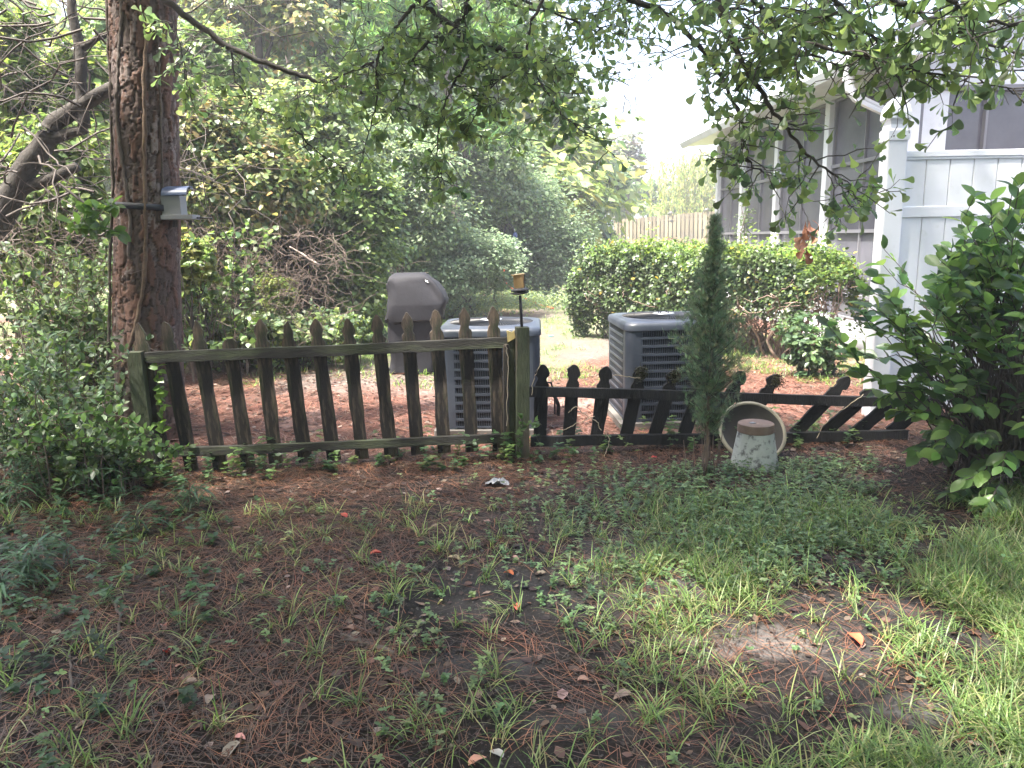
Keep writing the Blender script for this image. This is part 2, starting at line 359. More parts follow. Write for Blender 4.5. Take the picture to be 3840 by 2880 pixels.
# ------------------------------------------------------------------ ground
def axis(fine_lo, fine_hi, step, lo, hi, g=1.16):
    a = list(np.arange(fine_lo, fine_hi, step)); s = step; x = fine_hi
    while x < hi: a.append(x); s *= g; x += s
    a.append(hi); s = step; x = fine_lo - step; b = []
    while x > lo: b.append(x); s *= g; x -= s
    return np.array([lo] + b[::-1] + a)
gx = axis(-5, 5.5, .05, -140, 140); gy = axis(1.2, 9, .045, -40, 190)
XX, YY = np.meshgrid(gx, gy); ZZ = hgt(XX, YY)
pix_lx = XX / np.maximum(YY, .5)      # used to place real areas of the yard
def straw_mask(x, y):
    a = fbm2(x * .9, y * .9, 21); b = fbm2(x * 2.3, y * 2.3, 33)
    left = 1 - sstep(-.6, 1.6, x + (y - 3) * -.2)                    # needles lie thick on the left
    return np.clip(left * .9 + .25, 0, 1) * sstep(.34, .56, a * .6 + b * .4 + .05)
def grass_mask(x, y):
    right = sstep(.2, 1.5, x - (3.2 - y) * .1) * (1 - sstep(3.7, 4.6, y)); a = fbm2(x * 1.3, y * 1.3, 51)
    return np.clip(right * sstep(.28, .5, a), 0, 1) * (1 - .92 * np.exp(-(((x - 1.02) / .5) ** 2 + ((y - 2.72) / .17) ** 2)))
c_soil = np.array([.010, .0085, .008]); c_grey = np.array([.045, .042, .042]); c_straw = np.array([.026, .014, .010])
nz = fbm2(XX * 1.1, YY * 1.1, 5); n2 = fbm2(XX * 5, YY * 5, 6)
mud = sstep(.42, .6, nz * .7 + n2 * .3) * sstep(-1.4, 1.3, XX) * .9
Cg = c_soil + (c_grey - c_soil) * mud[..., None]
sm = straw_mask(XX, YY)[..., None]; Cg = Cg * (1 - .55 * sm) + c_straw * .55 * sm
for q_, r1_, r2_, cc_ in ((G(2420, 2130), .36, .45, (.075, .069, .068)), (G(2790, 2410), .32, .14, (.14, .122, .112)), (G(1750, 2500), .3, .10, (.055, .05, .05)), (G(2350, 2700), .4, .10, (.05, .047, .046)), (G(3600, 2660), .3, .10, (.09, .085, .082))):
    e_ = ((XX - q_[0]) / r1_) ** 2 + ((YY - q_[1]) / r2_) ** 2 + (n2 - .47) * 2.2; wgt = sstep(1.15, .35, e_)[..., None]; Cg = Cg * (1 - wgt) + np.array(cc_) * (.7 + .6 * n2[..., None]) * wgt
# behind the picket fence: pine straw bed, then sandy walk, lawn beyond
fence_y = 5.05 + .16 * (XX + 1.5)
beh = sstep(0, .35, YY - fence_y)[..., None]
bed = np.array([.115, .055, .040]) * (0.75 + .5 * n2[..., None]) + np.array([.10, .09, .085]) * sstep(.5, .62, nz)[..., None]
Cg = Cg * (1 - beh) + bed * beh
def sand_mask(x, y):
    wob = (fbm2(x * .5, y * .5, 71) - .47) * 2.2
    xc = np.interp(y, [6.5, 8.5, 10.5, 13, 17, 24, 40], [-1.6, -1.1, .25, 1.0, 1.7, 3.2, 6.0]); hw = np.interp(y, [6.5, 8.5, 10.5, 13, 24, 40], [1.1, 1.6, 1.5, 1.6, 1.8, 2.5])
    return sstep(1.15, .7, np.abs(x + wob * .4 - xc) / hw) * sstep(7.2, 8.3, y)
sand = sand_mask(XX, YY)[..., None]
Cg = Cg * (1 - sand) + (np.array([.12, .098, .085]) * (.75 + .5 * fbm2(XX * 3, YY * 3, 13)[..., None])) * sand
lawn = (sstep(7.5, 11, YY) * sstep(.40, .52, fbm2(XX * .8, YY * .8, 41) + .09 * sstep(14, 22, YY)))[..., None] * (1 - .6 * sand)
Cg = Cg * (1 - lawn) + np.array([.095, .13, .045]) * (.8 + .4 * n2[..., None]) * lawn
far = sstep(24, 36, YY)[..., None]; Cg = Cg * (1 - far) + np.array([.24, .27, .10]) * far
ny, nx = XX.shape; idx = np.arange(nx * ny).reshape(ny, nx)
Q = np.stack([idx[:-1, :-1], idx[:-1, 1:], idx[1:, 1:], idx[1:, :-1]], -1).reshape(-1, 4)
M_ground = mat('soil', attr=True, rough=.9, spec=.25, var=.45, vscale=18, bump=1.0, bscale=45, detail=9)
g = mesh_obj('ground', fastmesh('ground', np.stack([XX, YY, ZZ], -1).reshape(-1, 3), Q, Cg.reshape(-1, 3), True, 4), M_ground)
tag(g, kind='structure')

# ------------------------------------------------------------------ house (sunroom)
ux = np.array([1, .0246, 0]); uy = np.array([-.0246, 1, 0]); HR = np.array([[1, -.0246, 0], [.0246, 1, 0], [0, 0, 1.0]])
C0 = P(3359, 880, 9.3); C0[2] = 0
def H(a, b, z): return C0 + ux * a + uy * b + np.array([0, 0, z])
house = thing('house', 'white sunroom house with tall grey screen panels and shingled gable roof', 'house', H(3, 3.5, 0))
WT = 3.52; LEN = 7.4
mb = MB()
mb.box(H(.06, LEN / 2, WT - .07), (.12, LEN + .12, .14), HR)                 # head beam, side wall
mb.box(H(.06, LEN / 2, .17), (.12, LEN + .12, .34), HR)
mb.box(H(3.2, .06, .95), (5.9, .12, 1.9), HR); mb.box(H(.30, .058, 2.65), (.42, .118, 1.49), HR)
# gable front above the windows
gv = [H(.12, -.0, 3.36), H(6.2, 0, 3.36), H(6.2, 0, 3.5 + .40 * 6.2), H(.12, 0, 3.56)]
gv2 = [p + uy * .12 for p in gv]
mb.add(gv + gv2, [(3, 2, 1, 0), (4, 5, 6, 7), (0, 1, 5, 4), (2, 3, 7, 6), (0, 4, 7, 3), (1, 2, 6, 5)])
mb.box(H(3.2, LEN, 1.75), (6.2, .12, 3.5), HR); mb.box(H(6.2, LEN / 2, 1.75), (.12, LEN, 3.5), HR)
mb.build('wall', M_vinyl, house)
mb = MB(); mb.box(H(3.1, LEN / 2, .12), (6.0, LEN - .2, .2), HR); mb.build('floor_slab', M_dark, house)
bs = [0, 2.06, 4.0, 5.8, LEN]
for b_ in bs:
    mb = MB(); mb.box(H(.055, b_, WT / 2 + .1), (.17, .15, WT - .5), HR); mb.build('post', M_vinyl, house, bevel=.006)
rails = [.36, .68, 1.55, 2.46, WT - .16]
for i in range(4):
    b0, b1 = bs[i] + .075, bs[i + 1] - .075; bc = (b0 + b1) / 2; wdt = b1 - b0
    fr = MB()
    for z in rails: fr.box(H(.06, bc, z), (.05, wdt, .045), HR)
    for bb in (b0 + .02, b1 - .02, bc): fr.box(H(.062, bb, (rails[0] + rails[-1]) / 2), (.04, .03 if bb != bc else .018, rails[-1] - rails[0]), HR)
    fo = fr.build('window', M_scframe, house)
    for j in range(4):
        for h0, h1 in ((b0, bc), (bc, b1)):
            z0, z1 = rails[j] + .02, rails[j + 1] - .02; pm = MB(); pm.box(H(.085, (h0 + h1) / 2, (z0 + z1) / 2), (.008, abs(h1 - h0) - .02, z1 - z0), HR)
            pm.build('pane', M_pane, fo)
# front window
zt = P(3600, 322, 9.3)[2]; wa = float(np.dot(P(3455, 400, 9.3) - C0, ux)); xm = float(np.dot(P(3707, 400, 9.3) - C0, ux))
fr = MB(); wid = xm - wa
for a_, w_ in ((wa, .05), (xm, .03), (xm + wid, .03), (xm + 2 * wid, .05)): fr.box(H(a_, .02, (1.9 + zt) / 2), (w_, .07, zt - 1.9), HR)
fr.box(H(wa + 1.5 * wid, .02, zt - .02), (3 * wid, .08, .06), HR); fr.box(H(wa + 1.5 * wid, .02, 1.92), (3 * wid, .08, .06), HR)
fo = fr.build('window', M_scframe, house)
for q in range(3):
    pm = MB(); pm.box(H(wa + (q + .5) * wid, .05, (1.9 + zt) / 2), (wid - .03, .008, zt - 1.95), HR); pm.build('pane', M_pane, fo)
tr = MB(); tr.box(H(wa - .06, -.005, (1.9 + zt) / 2), (.1, .03, zt - 1.75), HR); tr.box(H(wa + 1.5 * wid, -.005, zt + .06), (3 * wid + .3, .03, .1), HR)
tr.box(H(.06, -.006, 1.8), (.14, .03, 3.45), HR); tr.build('trim', M_vinyl, fo, bevel=.004)
fill = MB(); fill.box(H((xm + 2 * wid + 6.2) / 2, .06, 2.6), (6.2 - (xm + 2 * wid), .12, 1.5), HR); fill.build('wall', M_vinyl, house)
# roof with overhang, fascia, gutter
ov = .60; fy = -.45; by = LEN + .55
def slab(a0, z0, a1, z1, b0, b1, th):
    q = [H(a0, b0, z0), H(a1, b0, z1), H(a1, b1, z1), H(a0, b1, z0)]; q2 = [p + np.array([0, 0, th]) for p in q]
    return q + q2, [(3, 2, 1, 0), (4, 5, 6, 7), (0, 1, 5, 4), (1, 2, 6, 5), (2, 3, 7, 6), (3, 0, 4, 7)]
mb = MB(); mb.add(*slab(-ov, 3.56, 6.4, 3.56 + .40 * 6.9, fy - .03, by, .05)); roof = mb.build('roof', M_shingle, house)
mb = MB(); mb.add(*slab(-ov + .02, 3.42, .1, 3.46, fy + .03, by - .03, .012)); mb.build('soffit', M_vinyl, roof)
mb = MB(); q, f_ = slab(-ov, 3.38, 6.4, 3.38 + .4 * 6.9, fy - .02, fy + .01, .175); mb.add(q, f_); mb.build('fascia', M_vinyl, roof)
mb = MB(); q, f_ = slab(-ov + .03, 3.38, 6.4, 3.36 + .4 * 6.9, fy + .012, .0, .015); mb.add(q, f_); mb.build('soffit', M_vinyl, roof)
mb = MB(); prof = [(-.10, .17), (-.115, .10), (-.09, .05), (-.06, .0), (.0, .0), (.0, .17)]
rings = [[H(-ov + a_, b_, 3.39 + z_) for a_, z_ in prof] for b_ in (fy - .02, by)]
mb.loft(rings); mb.build('gutter', M_vinyl, roof)
mb = MB()
for pts in [[H(-ov - .05, .12, 3.42), H(-ov - .05, .12, 3.30), H(-ov - .02, .12, 3.19), H(-ov + .07, .12, 3.09), H(-ov + .2, .12, 3.03), H(-.06, .12, 2.88), H(-.04, .12, 2.75), H(-.04, .12, .15)]]:
    rings = []
    for i, p in enumerate(pts):
        t = pts[min(i + 1, len(pts) - 1)] - pts[max(i - 1, 0)]; t = t / np.linalg.norm(t); s_ = np.cross(t, uy); s_ /= np.linalg.norm(s_)
        rings.append([p + s_ * a_ * .045 + uy * b_ * .035 for a_, b_ in ((-1, -1), (-.3, -1), (-.2, -.8), (.2, -.8), (.3, -1), (1, -1), (1, 1), (-1, 1))])
    mb.loft(rings)
mb.build('downspout', M_vinyl, house)
# ------------------------------------------------------------------ vinyl privacy fence
VP = P(3318, 1000, 6.25); pw = .15
vf = thing('vinyl_fence', 'tall white vinyl privacy fence panel ending in a capped post', 'fence', (VP[0], VP[1], 0))
ztop = P(3330, 505, 6.25)[2]
mb = MB(); mb.box((VP[0], VP[1], ztop / 2), (pw, pw, ztop)); vpost = mb.build('post', M_vinyl, vf, bevel=.008)
mb = MB()
def sq(h, z): return [(VP[0] + a * h, VP[1] + b * h, z) for a, b in ((-1, -1), (1, -1), (1, 1), (-1, 1))]
mb.loft([sq(pw / 2 + .008, ztop - .05), sq(pw / 2 + .008, ztop + .01)], (True, False))
cp = [(.083, .0), (.083, .012), (.07, .03), (.066, .06), (.072, .085), (.085, .105), (.085, .112), (.083, .15), (.072, .195), (.052, .235), (.025, .262), (.004, .272)]
mb.loft([sq(h, ztop + .01 + z) for h, z in cp]); mb.build('cap', M_vinyl, vpost)
for sx in (-.045, .045):
    mb = MB(); mb.lathe([(.006, 0), (.006, .004), (0.0005, .006)], (0, 0, 0), 8); 
    mb.build('screw', M_blackmetal, vpost, Matrix.Translation((VP[0] + sx, VP[1] - pw / 2 - .008, ztop - .02)) @ Matrix.Rotation(R(90), 4, 'X'), smooth=True)
z1 = P(3450, 578, 6.25)[2]; z2 = P(3450, 795, 6.25)[2]
x0 = VP[0] + pw / 2; NB = 14; bw = .19
for i in range(NB):
    mb = MB(); mb.box((x0 + bw * (i + .5), VP[1], z1 / 2 + .03), (bw - .007, .022, z1 - .1)); mb.build('board', M_vinyl, vf, bevel=.004)
for z, h, d_ in ((z1, .05, .05), (z2, .085, .045), (.14, .12, .045)):
    mb = MB(); mb.box((x0 + NB * bw / 2, VP[1], z), (NB * bw, d_, h))
    if z == z1: mb.box((x0 + NB * bw / 2, VP[1], z - .035), (NB * bw, .04, .02))
    mb.build('rail', M_vinyl, vf, bevel=.005)

# ------------------------------------------------------------------ picket fences
FA = G(548, 1786); FB = G(1958, 1712); FC = G(3400, 1652)
def plane_hit(px, py, A, B, off=0):
    d = nrm(np.array([B[0] - A[0], B[1] - A[1], 0])); n = np.array([d[1], -d[0], 0])   # n points to the camera side
    v = ray(px, py); o_ = np.array([0, 0, EYE]); t = np.dot(A + n * off - o_, n) / np.dot(v, n); return o_ + v * t
def wood_prism(outline, th, seed, jit=.002):
    n = len(outline); rs = np.random.default_rng(seed); o = np.array(outline, float) + rs.normal(size=(n, 2)) * jit
    V = [(x, -th / 2, z) for x, z in o] + [(x, th / 2, z) for x, z in o]
    Fc = [tuple(range(n)), tuple(range(2 * n - 1, n - 1, -1))] + [(i, i + n, (i + 1) % n + n, (i + 1) % n) for i in range(n)]
    return V, Fc
def pick_outline(L, w_, kind, rs):
    h = w_ / 2; side = [(z, h * (1 + rs.normal() * .03)) for z in np.linspace(0, L - (.20 if kind != 'round' else .17), 7)]
    if kind == 'point': head = [(L - .175, h * 1.02), (L - .16, h * .95), (L - .145, h * .72), (L - .128, h * .66), (L - .105, h * .86), (L - .085, h * .93), (L - .05, h * .72), (L - .02, h * .38), (L - .003, h * .12)]
    elif kind == 'round': head = [(L - .145, h * 1.0), (L - .125, h * .78), (L - .11, h * .66), (L - .095, h * .7), (L - .085, h * .98), (L - .065, h * 1.08), (L - .035, h * .86), (L - .012, h * .5), (L - .001, h * .15)]
    elif kind == 'blunt': head = [(L - .03, h * 1.0), (L - .018, h * .8), (L - .004, h * .4)]
    else: head = [(L - .16, h * 1.02), (L - .13, h * .7), (L - .09, h * .9), (L - .03, h * .5), (L - .008, h * .2)]
    if kind == 'blunt': side = [(z, h) for z in np.linspace(0, L - .05, 7)]
    right = [(x, z) for z, x in side + head]
    left = [(-x * (1 + (rs.normal() * .06 if i > 6 else 0)), z) for i, (x, z) in enumerate(right)][::-1]
    if kind == 'split': left = [(x if z < L - .1 else x * .4 - .012, z - (.03 if z > L - .12 else 0)) for x, z in left]
    return right + left
def picket(root, tip, base, A, B, w_, kind, m_, seed, off=-.03, tilt=0):
    t = plane_hit(*tip, A, B, off); b = plane_hit(*base, A, B, off); L = np.linalg.norm(t - b); z = nrm(t - b)
    d = nrm(np.array([B[0] - A[0], B[1] - A[1], 0])); y = np.cross(z, d); y = nrm(y); x = np.cross(y, z)
    rs = np.random.default_rng(seed); V, Fc = wood_prism(pick_outline(L, w_, kind, rs), .021, seed)
    mb = MB(); mb.add(V, Fc); return mb.build('picket', m_, root, frame(b, x, y, z), bevel=.002)
def rail(root, p0, p1, A, B, h, th, m_, off=0, seed=1, name='rail'):
    a = plane_hit(*p0, A, B, off); b = plane_hit(*p1, A, B, off); L = np.linalg.norm(b - a); x = nrm(b - a)
    d = nrm(np.array([B[0] - A[0], B[1] - A[1], 0])); y0 = np.array([-d[1], d[0], 0]); z = nrm(np.cross(x, y0)); y = np.cross(z, x)
    rs = np.random.default_rng(seed); n = 26; rings = []
    for i in range(n):
        t = i / (n - 1) * L; e = rs.normal(size=4) * .0022; wv = .003 * math.sin(t * 3 + seed)
        rings.append([(t, -th / 2 + e[0] * .5, -h / 2 + wv + e[1]), (t, th / 2, -h / 2 + wv), (t, th / 2, h / 2 + wv), (t, -th / 2 + .004 + e[2] * .4, h / 2 + wv + e[3])])
    mb = MB(); mb.loft(rings); return mb.build(name, m_, root, frame(a, x, y, z), bevel=.002)
pf = thing('picket_fence', 'dark mossy picket fence panel leaning left between two posts, one picket broken off', 'fence', (FA + FB) / 2 * np.array([1, 1, 0]))
tips = [(512, 1204), (618, 1204), (731, 1196), (859, 1268), (973, 1195), (1072, 1199), (1180, 1192), (1302, 1192), (1411, 1178), (1524, 1170), (1632, 1159), (1739, 1153), (1848, 1148)]
bots = [(628, 1790), (720, 1764), (830, 1773), (932, 1752), (1036, 1738), (1146, 1733), (1253, 1725), (1359, 1719), (1466, 1712), (1567, 1704), (1667, 1698), (1771, 1693), (1871, 1690)]
kinds = ['split', 'point', 'split', 'blunt', 'point', 'split', 'point', 'blunt', 'point', 'point', 'point', 'point', 'point']
kinds[7] = 'point'
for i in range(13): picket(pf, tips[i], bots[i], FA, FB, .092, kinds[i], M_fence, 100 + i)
rail(pf, (545, 1343), (1902, 1285), FA, FB, .073, .04, M_fence_rail, 0, 1)
rail(pf, (632, 1697), (1893, 1643), FA, FB, .06, .04, M_fence_rail, 0, 2)
# leaning left post and straight middle post
def post(root, top, base, A, B, wx, m_, off=0, wy=None, name='post', z0=-.02):
    t = plane_hit(*top, A, B, off); b = plane_hit(*base, A, B, off); z = nrm(t - b); d = nrm(np.array([B[0] - A[0], B[1] - A[1], 0]))
    y = nrm(np.cross(z, d)); x = np.cross(y, z); L = np.linalg.norm(t - b); rs = np.random.default_rng(int(top[0])); wy = wy or wx; rings = []
    for k in range(13):
        q = z0 + (L - z0) * k / 12; e = rs.normal(size=8) * .0012; h = wx / 2; g_ = wy / 2
        rings.append([(-h + e[0], -g_ + e[1], q), (h + e[2], -g_ + e[3], q), (h + e[4], g_ + e[5], q), (-h + e[6], g_ + e[7], q)])
    mb = MB(); mb.loft(rings); return mb.build(name, m_, root, frame(b, x, y, z), bevel=.003)
post(pf, (508, 1318), (570, 1790), FA, FB, .095, M_post, .0)
mp = thing('fence_post', 'upright mossy square post carrying the small solar lamp', 'post', (FB[0], FB[1], 0))
post(mp, (1958, 1226), (1958, 1714), FA, FB, .092, M_post, .02)
post(mp, (1915, 1262), (1918, 1706), FA, FB, .05, M_post, -.01, name='stile')
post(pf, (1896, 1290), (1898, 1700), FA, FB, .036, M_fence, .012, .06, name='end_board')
a = plane_hit(1916, 1262, FA, FB, .016); V, Fc = wood_prism([(-.022, -.04), (.028, -.01), (.028, .045), (.01, .03), (-.026, .042)], .02, 4)
mb = MB(); mb.add(V, Fc); mb.build('broken_edge', M_break, mp, Matrix.Translation([float(q) for q in a]))
# right, sagging panel
pr = thing('sagging_picket_fence', 'black rotting picket fence panel, low and sagging with pickets slumping right', 'fence', (FB + FC) / 2 * np.array([1, 1, 0]))
RT = [(2035, 1366), (2153, 1367), (2275, 1373), (2406, 1373), (2533, 1385), (2650, 1388), (2786, 1391), (2915, 1404), (3185, 1414), (3272, 1462), (3405, 1458), (3505, 1490)]
RB = [(2023, 1665), (2131, 1665), (2235, 1658), (2343, 1658), (2444, 1664), (2552, 1664), (2650, 1664), (2770, 1650), (2975, 1632), (3090, 1626), (3205, 1626), (3335, 1622)]
FBr = FB + np.array([0, .02, 0])
for i in range(12): picket(pr, RT[i], RB[i], FBr, FC, .096, 'round', M_black, 300 + i)
rail(pr, (1973, 1466), (3530, 1513), FBr, FC, .072, .04, M_black, 0, 5)
rail(pr, (1990, 1656), (3400, 1632), FBr, FC, .075, .045, M_black, 0, 6)
for i in (3, 4, 7):   # moss tufts on the picket heads
    c = plane_hit(RT[i][0] + 2, RT[i][1] + 26, FBr, FC, .0); rs = np.random.default_rng(i); mb = MB()
    n = 420; p = c + rs.normal(size=(n, 3)) * np.array([.022, .008, .026]); V, T, C = scat(T_dia, p, nrm(rs.normal(size=(n, 3)) + [0, -.5, .6]), nrm(rs.normal(size=(n, 3))), np.full(n, .012), 1.2, np.tile([.05, .05, .02], (n, 1)) * rs.uniform(.5, 1.6, (n, 1)))
    o = mesh_obj('moss', fastmesh('moss', V, T, C), M_dry, pr); tag(o, kind='stuff')

# ------------------------------------------------------------------ solar lamp on the post
D = FB[1]; b = P(1957, 1225, D); dtop = P(1950, 1108, D)
lamp = thing('solar_lamp', 'small solar lamp, amber cup on black disc, standing on the fence post', 'lamp', b)
mb = MB(); mb.tube([b - [0, 0, .01], dtop], .0105, 10); mb.build('pole', M_lampblack, lamp, smooth=True)
cc = P(1950, 1096, D); TL = np.array(Matrix.Rotation(R(-5), 3, 'Y'))
mb = MB(); mb.lathe([(.012, -.016), (.05, -.012), (.064, -.004), (.062, .0), (.02, .004)], cc, 28, TL, cap=(True, True)); mb.build('lower_disc', M_lampblack, lamp, smooth=True)
mb = MB(); mb.lathe([(.02, .002), (.058, .008), (.066, .014), (.05, .024), (.044, .03)], cc, 28, TL, cap=(True, True)); mb.build('upper_disc', M_lampblack, lamp, smooth=True)
j0 = cc + np.array([-.003, 0, .03]); mb = MB()
mb.lathe([(.037, 0), (.038, .085), (.048, .09), (.048, .096), (.040, .097), (.034, .09), (.033, .01)], j0, 28, TL, cap=(True, True)); mb.build('cup', M_amber, lamp, smooth=True)
mb = MB(); mb.box(j0 + [.032, -.022, .045], (.004, .004, .09)); mb.build('clip', M_lampblack, lamp)

# ------------------------------------------------------------------ air conditioning units
def rsq(w_, d_, r_, z, n=6):
    pts = []
    for cx, cy, a0 in ((w_ / 2 - r_, d_ / 2 - r_, 0), (-w_ / 2 + r_, d_ / 2 - r_, 90), (-w_ / 2 + r_, -d_ / 2 + r_, 180), (w_ / 2 - r_, -d_ / 2 + r_, 270)):
        for k in range(n + 1): q = R(a0 + 90 * k / n); pts.append((cx + r_ * math.cos(q), cy + r_ * math.sin(q), z))
    return pts
AW, AD, AH = .80, .84, .86
def make_ac(name, label, loc, rz, group):
    root = thing(name, label, 'air conditioner', loc, group)
    T0 = Matrix.Translation([float(q) for q in loc]) @ Matrix.Rotation(rz, 4, 'Z')
    mb = MB(); mb.loft([rsq(AW + .1, AD + .1, .02, -.01), rsq(AW + .1, AD + .1, .02, .05)]); mb.build('base_pad', mat('pad', (.12, .11, .10), .9, var=.2), root, T0)
    mb = MB(); mb.loft([rsq(AW - .06, AD - .06, .09, .05), rsq(AW - .06, AD - .06, .09, AH - .06)]); mb.build('coil', M_dark, root, T0)
    # corner panels
    for cx, cy, a0 in ((1, 1, 0), (-1, 1, 90), (-1, -1, 180), (1, -1, 270)):
        r_ = .075; mb = MB(); rg = []
        for z in (.05, AH - .05):
            pts = []
            ccx, ccy = cx * (AW / 2 - r_), cy * (AD / 2 - r_)
            arc = [(ccx + r_ * math.cos(R(a0 + 15 * k)), ccy + r_ * math.sin(R(a0 + 15 * k))) for k in range(7)]
            e0 = np.array(arc[0]) + .05 * np.array([math.cos(R(a0 - 90)), math.sin(R(a0 - 90))]); e1 = np.array(arc[-1]) + .05 * np.array([math.cos(R(a0 + 180)), math.sin(R(a0 + 180))])
            o_ = [tuple(e0)] + arc + [tuple(e1)]; inn = [(x * .955, y * .955) for x, y in o_][::-1]
            rg.append([(x, y, z) for x, y in o_ + inn])
        mb.loft(rg); mb.build('corner_panel', M_ac, root, T0)
    nrow = 11; ph = (AH - .12) / nrow
    def row(wd, nslat):
        mb = MB(); mb.box((0, 0, -ph / 2 + .006), (wd, .018, .013))
        mb.box((0, 0, ph / 2 - .0045), (wd, .018, .008))
        for k in range(nslat):
            mb.box((-wd / 2 + wd * (k + .5) / nslat, .002, .001), (wd / nslat * .36, .012, ph - .018))
        return mb
    wf = AW - 2 * .125 + .002; meF = None
    for side in range(4):
        wd = (AW if side % 2 == 0 else AD) - .248; dist = (AD if side % 2 == 0 else AW) / 2 - .006; me = None
        for k in range(nrow):
            M4 = T0 @ Matrix.Rotation(side * math.pi / 2, 4, 'Z') @ Matrix.Translation((0, -dist, .06 + ph * (k + .5)))
            if me is None: o = row(wd, 31).build('louver_row', M_ac, root, M4); me = o.data
            else: o = mesh_obj('louver_row', me, None, root, M4)
    # top cover with round opening
    N = 28; zt_ = AH
    ring = lambda w_, r_, z: rsq(w_[0], w_[1], r_, z, 6)
    circ = lambda rad, z: [(rad * math.cos(R(6.4 + 360 * k / N)), rad * math.sin(R(6.4 + 360 * k / N)), z) for k in range(N)]
    mb = MB(); mb.loft([ring((AW + .01, AD + .01), .09, zt_ - .07), ring((AW + .025, AD + .025), .1, zt_ - .065), ring((AW + .025, AD + .025), .1, zt_ - .03), ring((AW + .005, AD + .005), .1, zt_ - .008),
              ring((AW - .05, AD - .05), .1, zt_), circ(.372, zt_ + .002), circ(.365, zt_ + .010), circ(.35, zt_ + .010), circ(.345, zt_ - .03), circ(.335, zt_ - .12)], (False, True))
    top = mb.build('top_cover', M_ac, root, T0, smooth=True)
    b_ = top.modifiers.new('n', 'EDGE_SPLIT'); b_.split_angle = R(50)
    mb = MB()
    for k in range(84):
        q = 2 * math.pi * k / 84; pts = []
        for t in np.linspace(0, 1, 6):
            rr = .085 + (.352 - .085) * t; qq = q + .35 * (1 - t) ** 2
            pts.append((rr * math.cos(qq), rr * math.sin(qq), zt_ + .004 + .022 * (1 - t * t)))
        mb.tube(pts, .0022, 3, cap=False)
    for rr in (.17, .26): mb.tube([(rr * math.cos(2 * math.pi * k / 36), rr * math.sin(2 * math.pi * k / 36), zt_ + .004 + .022 * (1 - ((rr - .085) / .267) ** 2) - .003) for k in range(37)], .0022, 4, cap=False)
    gr = mb.build('fan_grille', M_blackmetal, top, T0, smooth=True)
    mb = MB(); mb.lathe([(.09, .02), (.092, .03), (.062, .033), (.06, .028), (.001, .028)], (0, 0, zt_), 30); mb.build('motor_cap', M_metal, top, T0, smooth=True)
    mb = MB()
    for k in range(4): q = R(45 + 90 * k); mb.tube([(.045 * math.cos(q), .045 * math.sin(q), zt_ + .025), (.045 * math.cos(q), .045 * math.sin(q), zt_ + .05)], .005, 6)
    mb.build('bolt', M_blackmetal, top, T0)
    mb = MB()
    for k in range(3):
        q = R(120 * k + 20); c_, s_ = math.cos(q), math.sin(q)
        mb.add([(.05 * c_, .05 * s_, zt_ - .07), (.31 * c_ - .06 * s_, .31 * s_ + .06 * c_, zt_ - .09), (.31 * c_ + .08 * s_, .31 * s_ - .08 * c_, zt_ - .06), (.08 * c_ + .06 * s_, .08 * s_ - .06 * c_, zt_ - .06)], [(0, 1, 2, 3)])
    mb.build('fan_blade', M_ac, top, T0)
    mb = MB(); mb.box((AW / 2 + .002, -AD / 2 + .16, .42), (.004, .07, .16)); mb.build('rating_label', M_plastic, root, T0)
    mb = MB(); mb.tube([(AW / 2 + .01, .2, .22), (AW / 2 + .12, .21, .2), (AW / 2 + .16, .22, .1), (AW / 2 + .16, .24, -.02)], .018, 8); mb.tube([(AW / 2 + .01, .27, .3), (AW / 2 + .10, .28, .29), (AW / 2 + .13, .3, .15), (AW / 2 + .13, .3, -.02)], .009, 6); mb.build('refrigerant_line', M_blackmetal, root, T0, smooth=True)
    return root
acg = 'air conditioning units behind the picket fence'
pL = P(1832, 1225, 6.0); pR = P(2522, 1225, 6.0)
make_ac('air_conditioner', 'grey air conditioner directly behind the tall leaning pickets', (pL[0] + .015, 6.32, float(hgt(pL[0], 6.3))), R(-2), acg)
make_ac('air_conditioner', 'grey air conditioner behind the low black pickets and evergreen sapling', (pR[0] + .01, 6.42, float(hgt(pR[0], 6.3))), R(3), acg)

# ------------------------------------------------------------------ covered grill
GD = 8.9; gb = G(1570, 1392); GD = gb[1]
grill = thing('covered_grill', 'barbecue grill under a charcoal grey cover beside the leafy bank', 'grill', gb)
def cover_part(name, lev, ex, seed, fold, NS=56):
    rings = []
    for i, (py, xl, xr, hd) in enumerate(lev):
        hem = .022 if name == 'cover' and i < 2 else 0
        a = P(xl, py, GD); b = P(xr, py, GD); c = (a + b) / 2; hw = (b[0] - a[0]) / 2; rg = []
        for k in range(NS):
            q = 2 * math.pi * k / NS; cs, sn = math.cos(q), math.sin(q)
            x = hw * math.copysign(abs(cs) ** ex, cs); y = hd * math.copysign(abs(sn) ** ex, sn)
            f = abs(float(noise3(np.array([x * 7 + c[2] * 2.5, y * 7, c[2] * 4 + seed]), 4)) - .5); g_ = float(noise3(np.array([x * 16, y * 16, c[2] * 7 + seed]), 8)) - .5
            wr = fold * (.5 - 2.6 * f) + .012 * g_
            rg.append((c[0] + x * (1 + wr / max(hw, .1)), c[1] + y + wr * 1.4 * (-1 if sn < 0 else 1), c[2] + .010 * g_ + hem * math.sin(q * 5 + 1) + hem * .7 * math.sin(q * 11)))
        rings.append(rg)
    mb = MB(); mb.loft(rings, (True, True)); o = mb.build(name, M_cover, grill, smooth=True); b_ = o.modifiers.new('n', 'EDGE_SPLIT'); b_.split_angle = R(38); return o
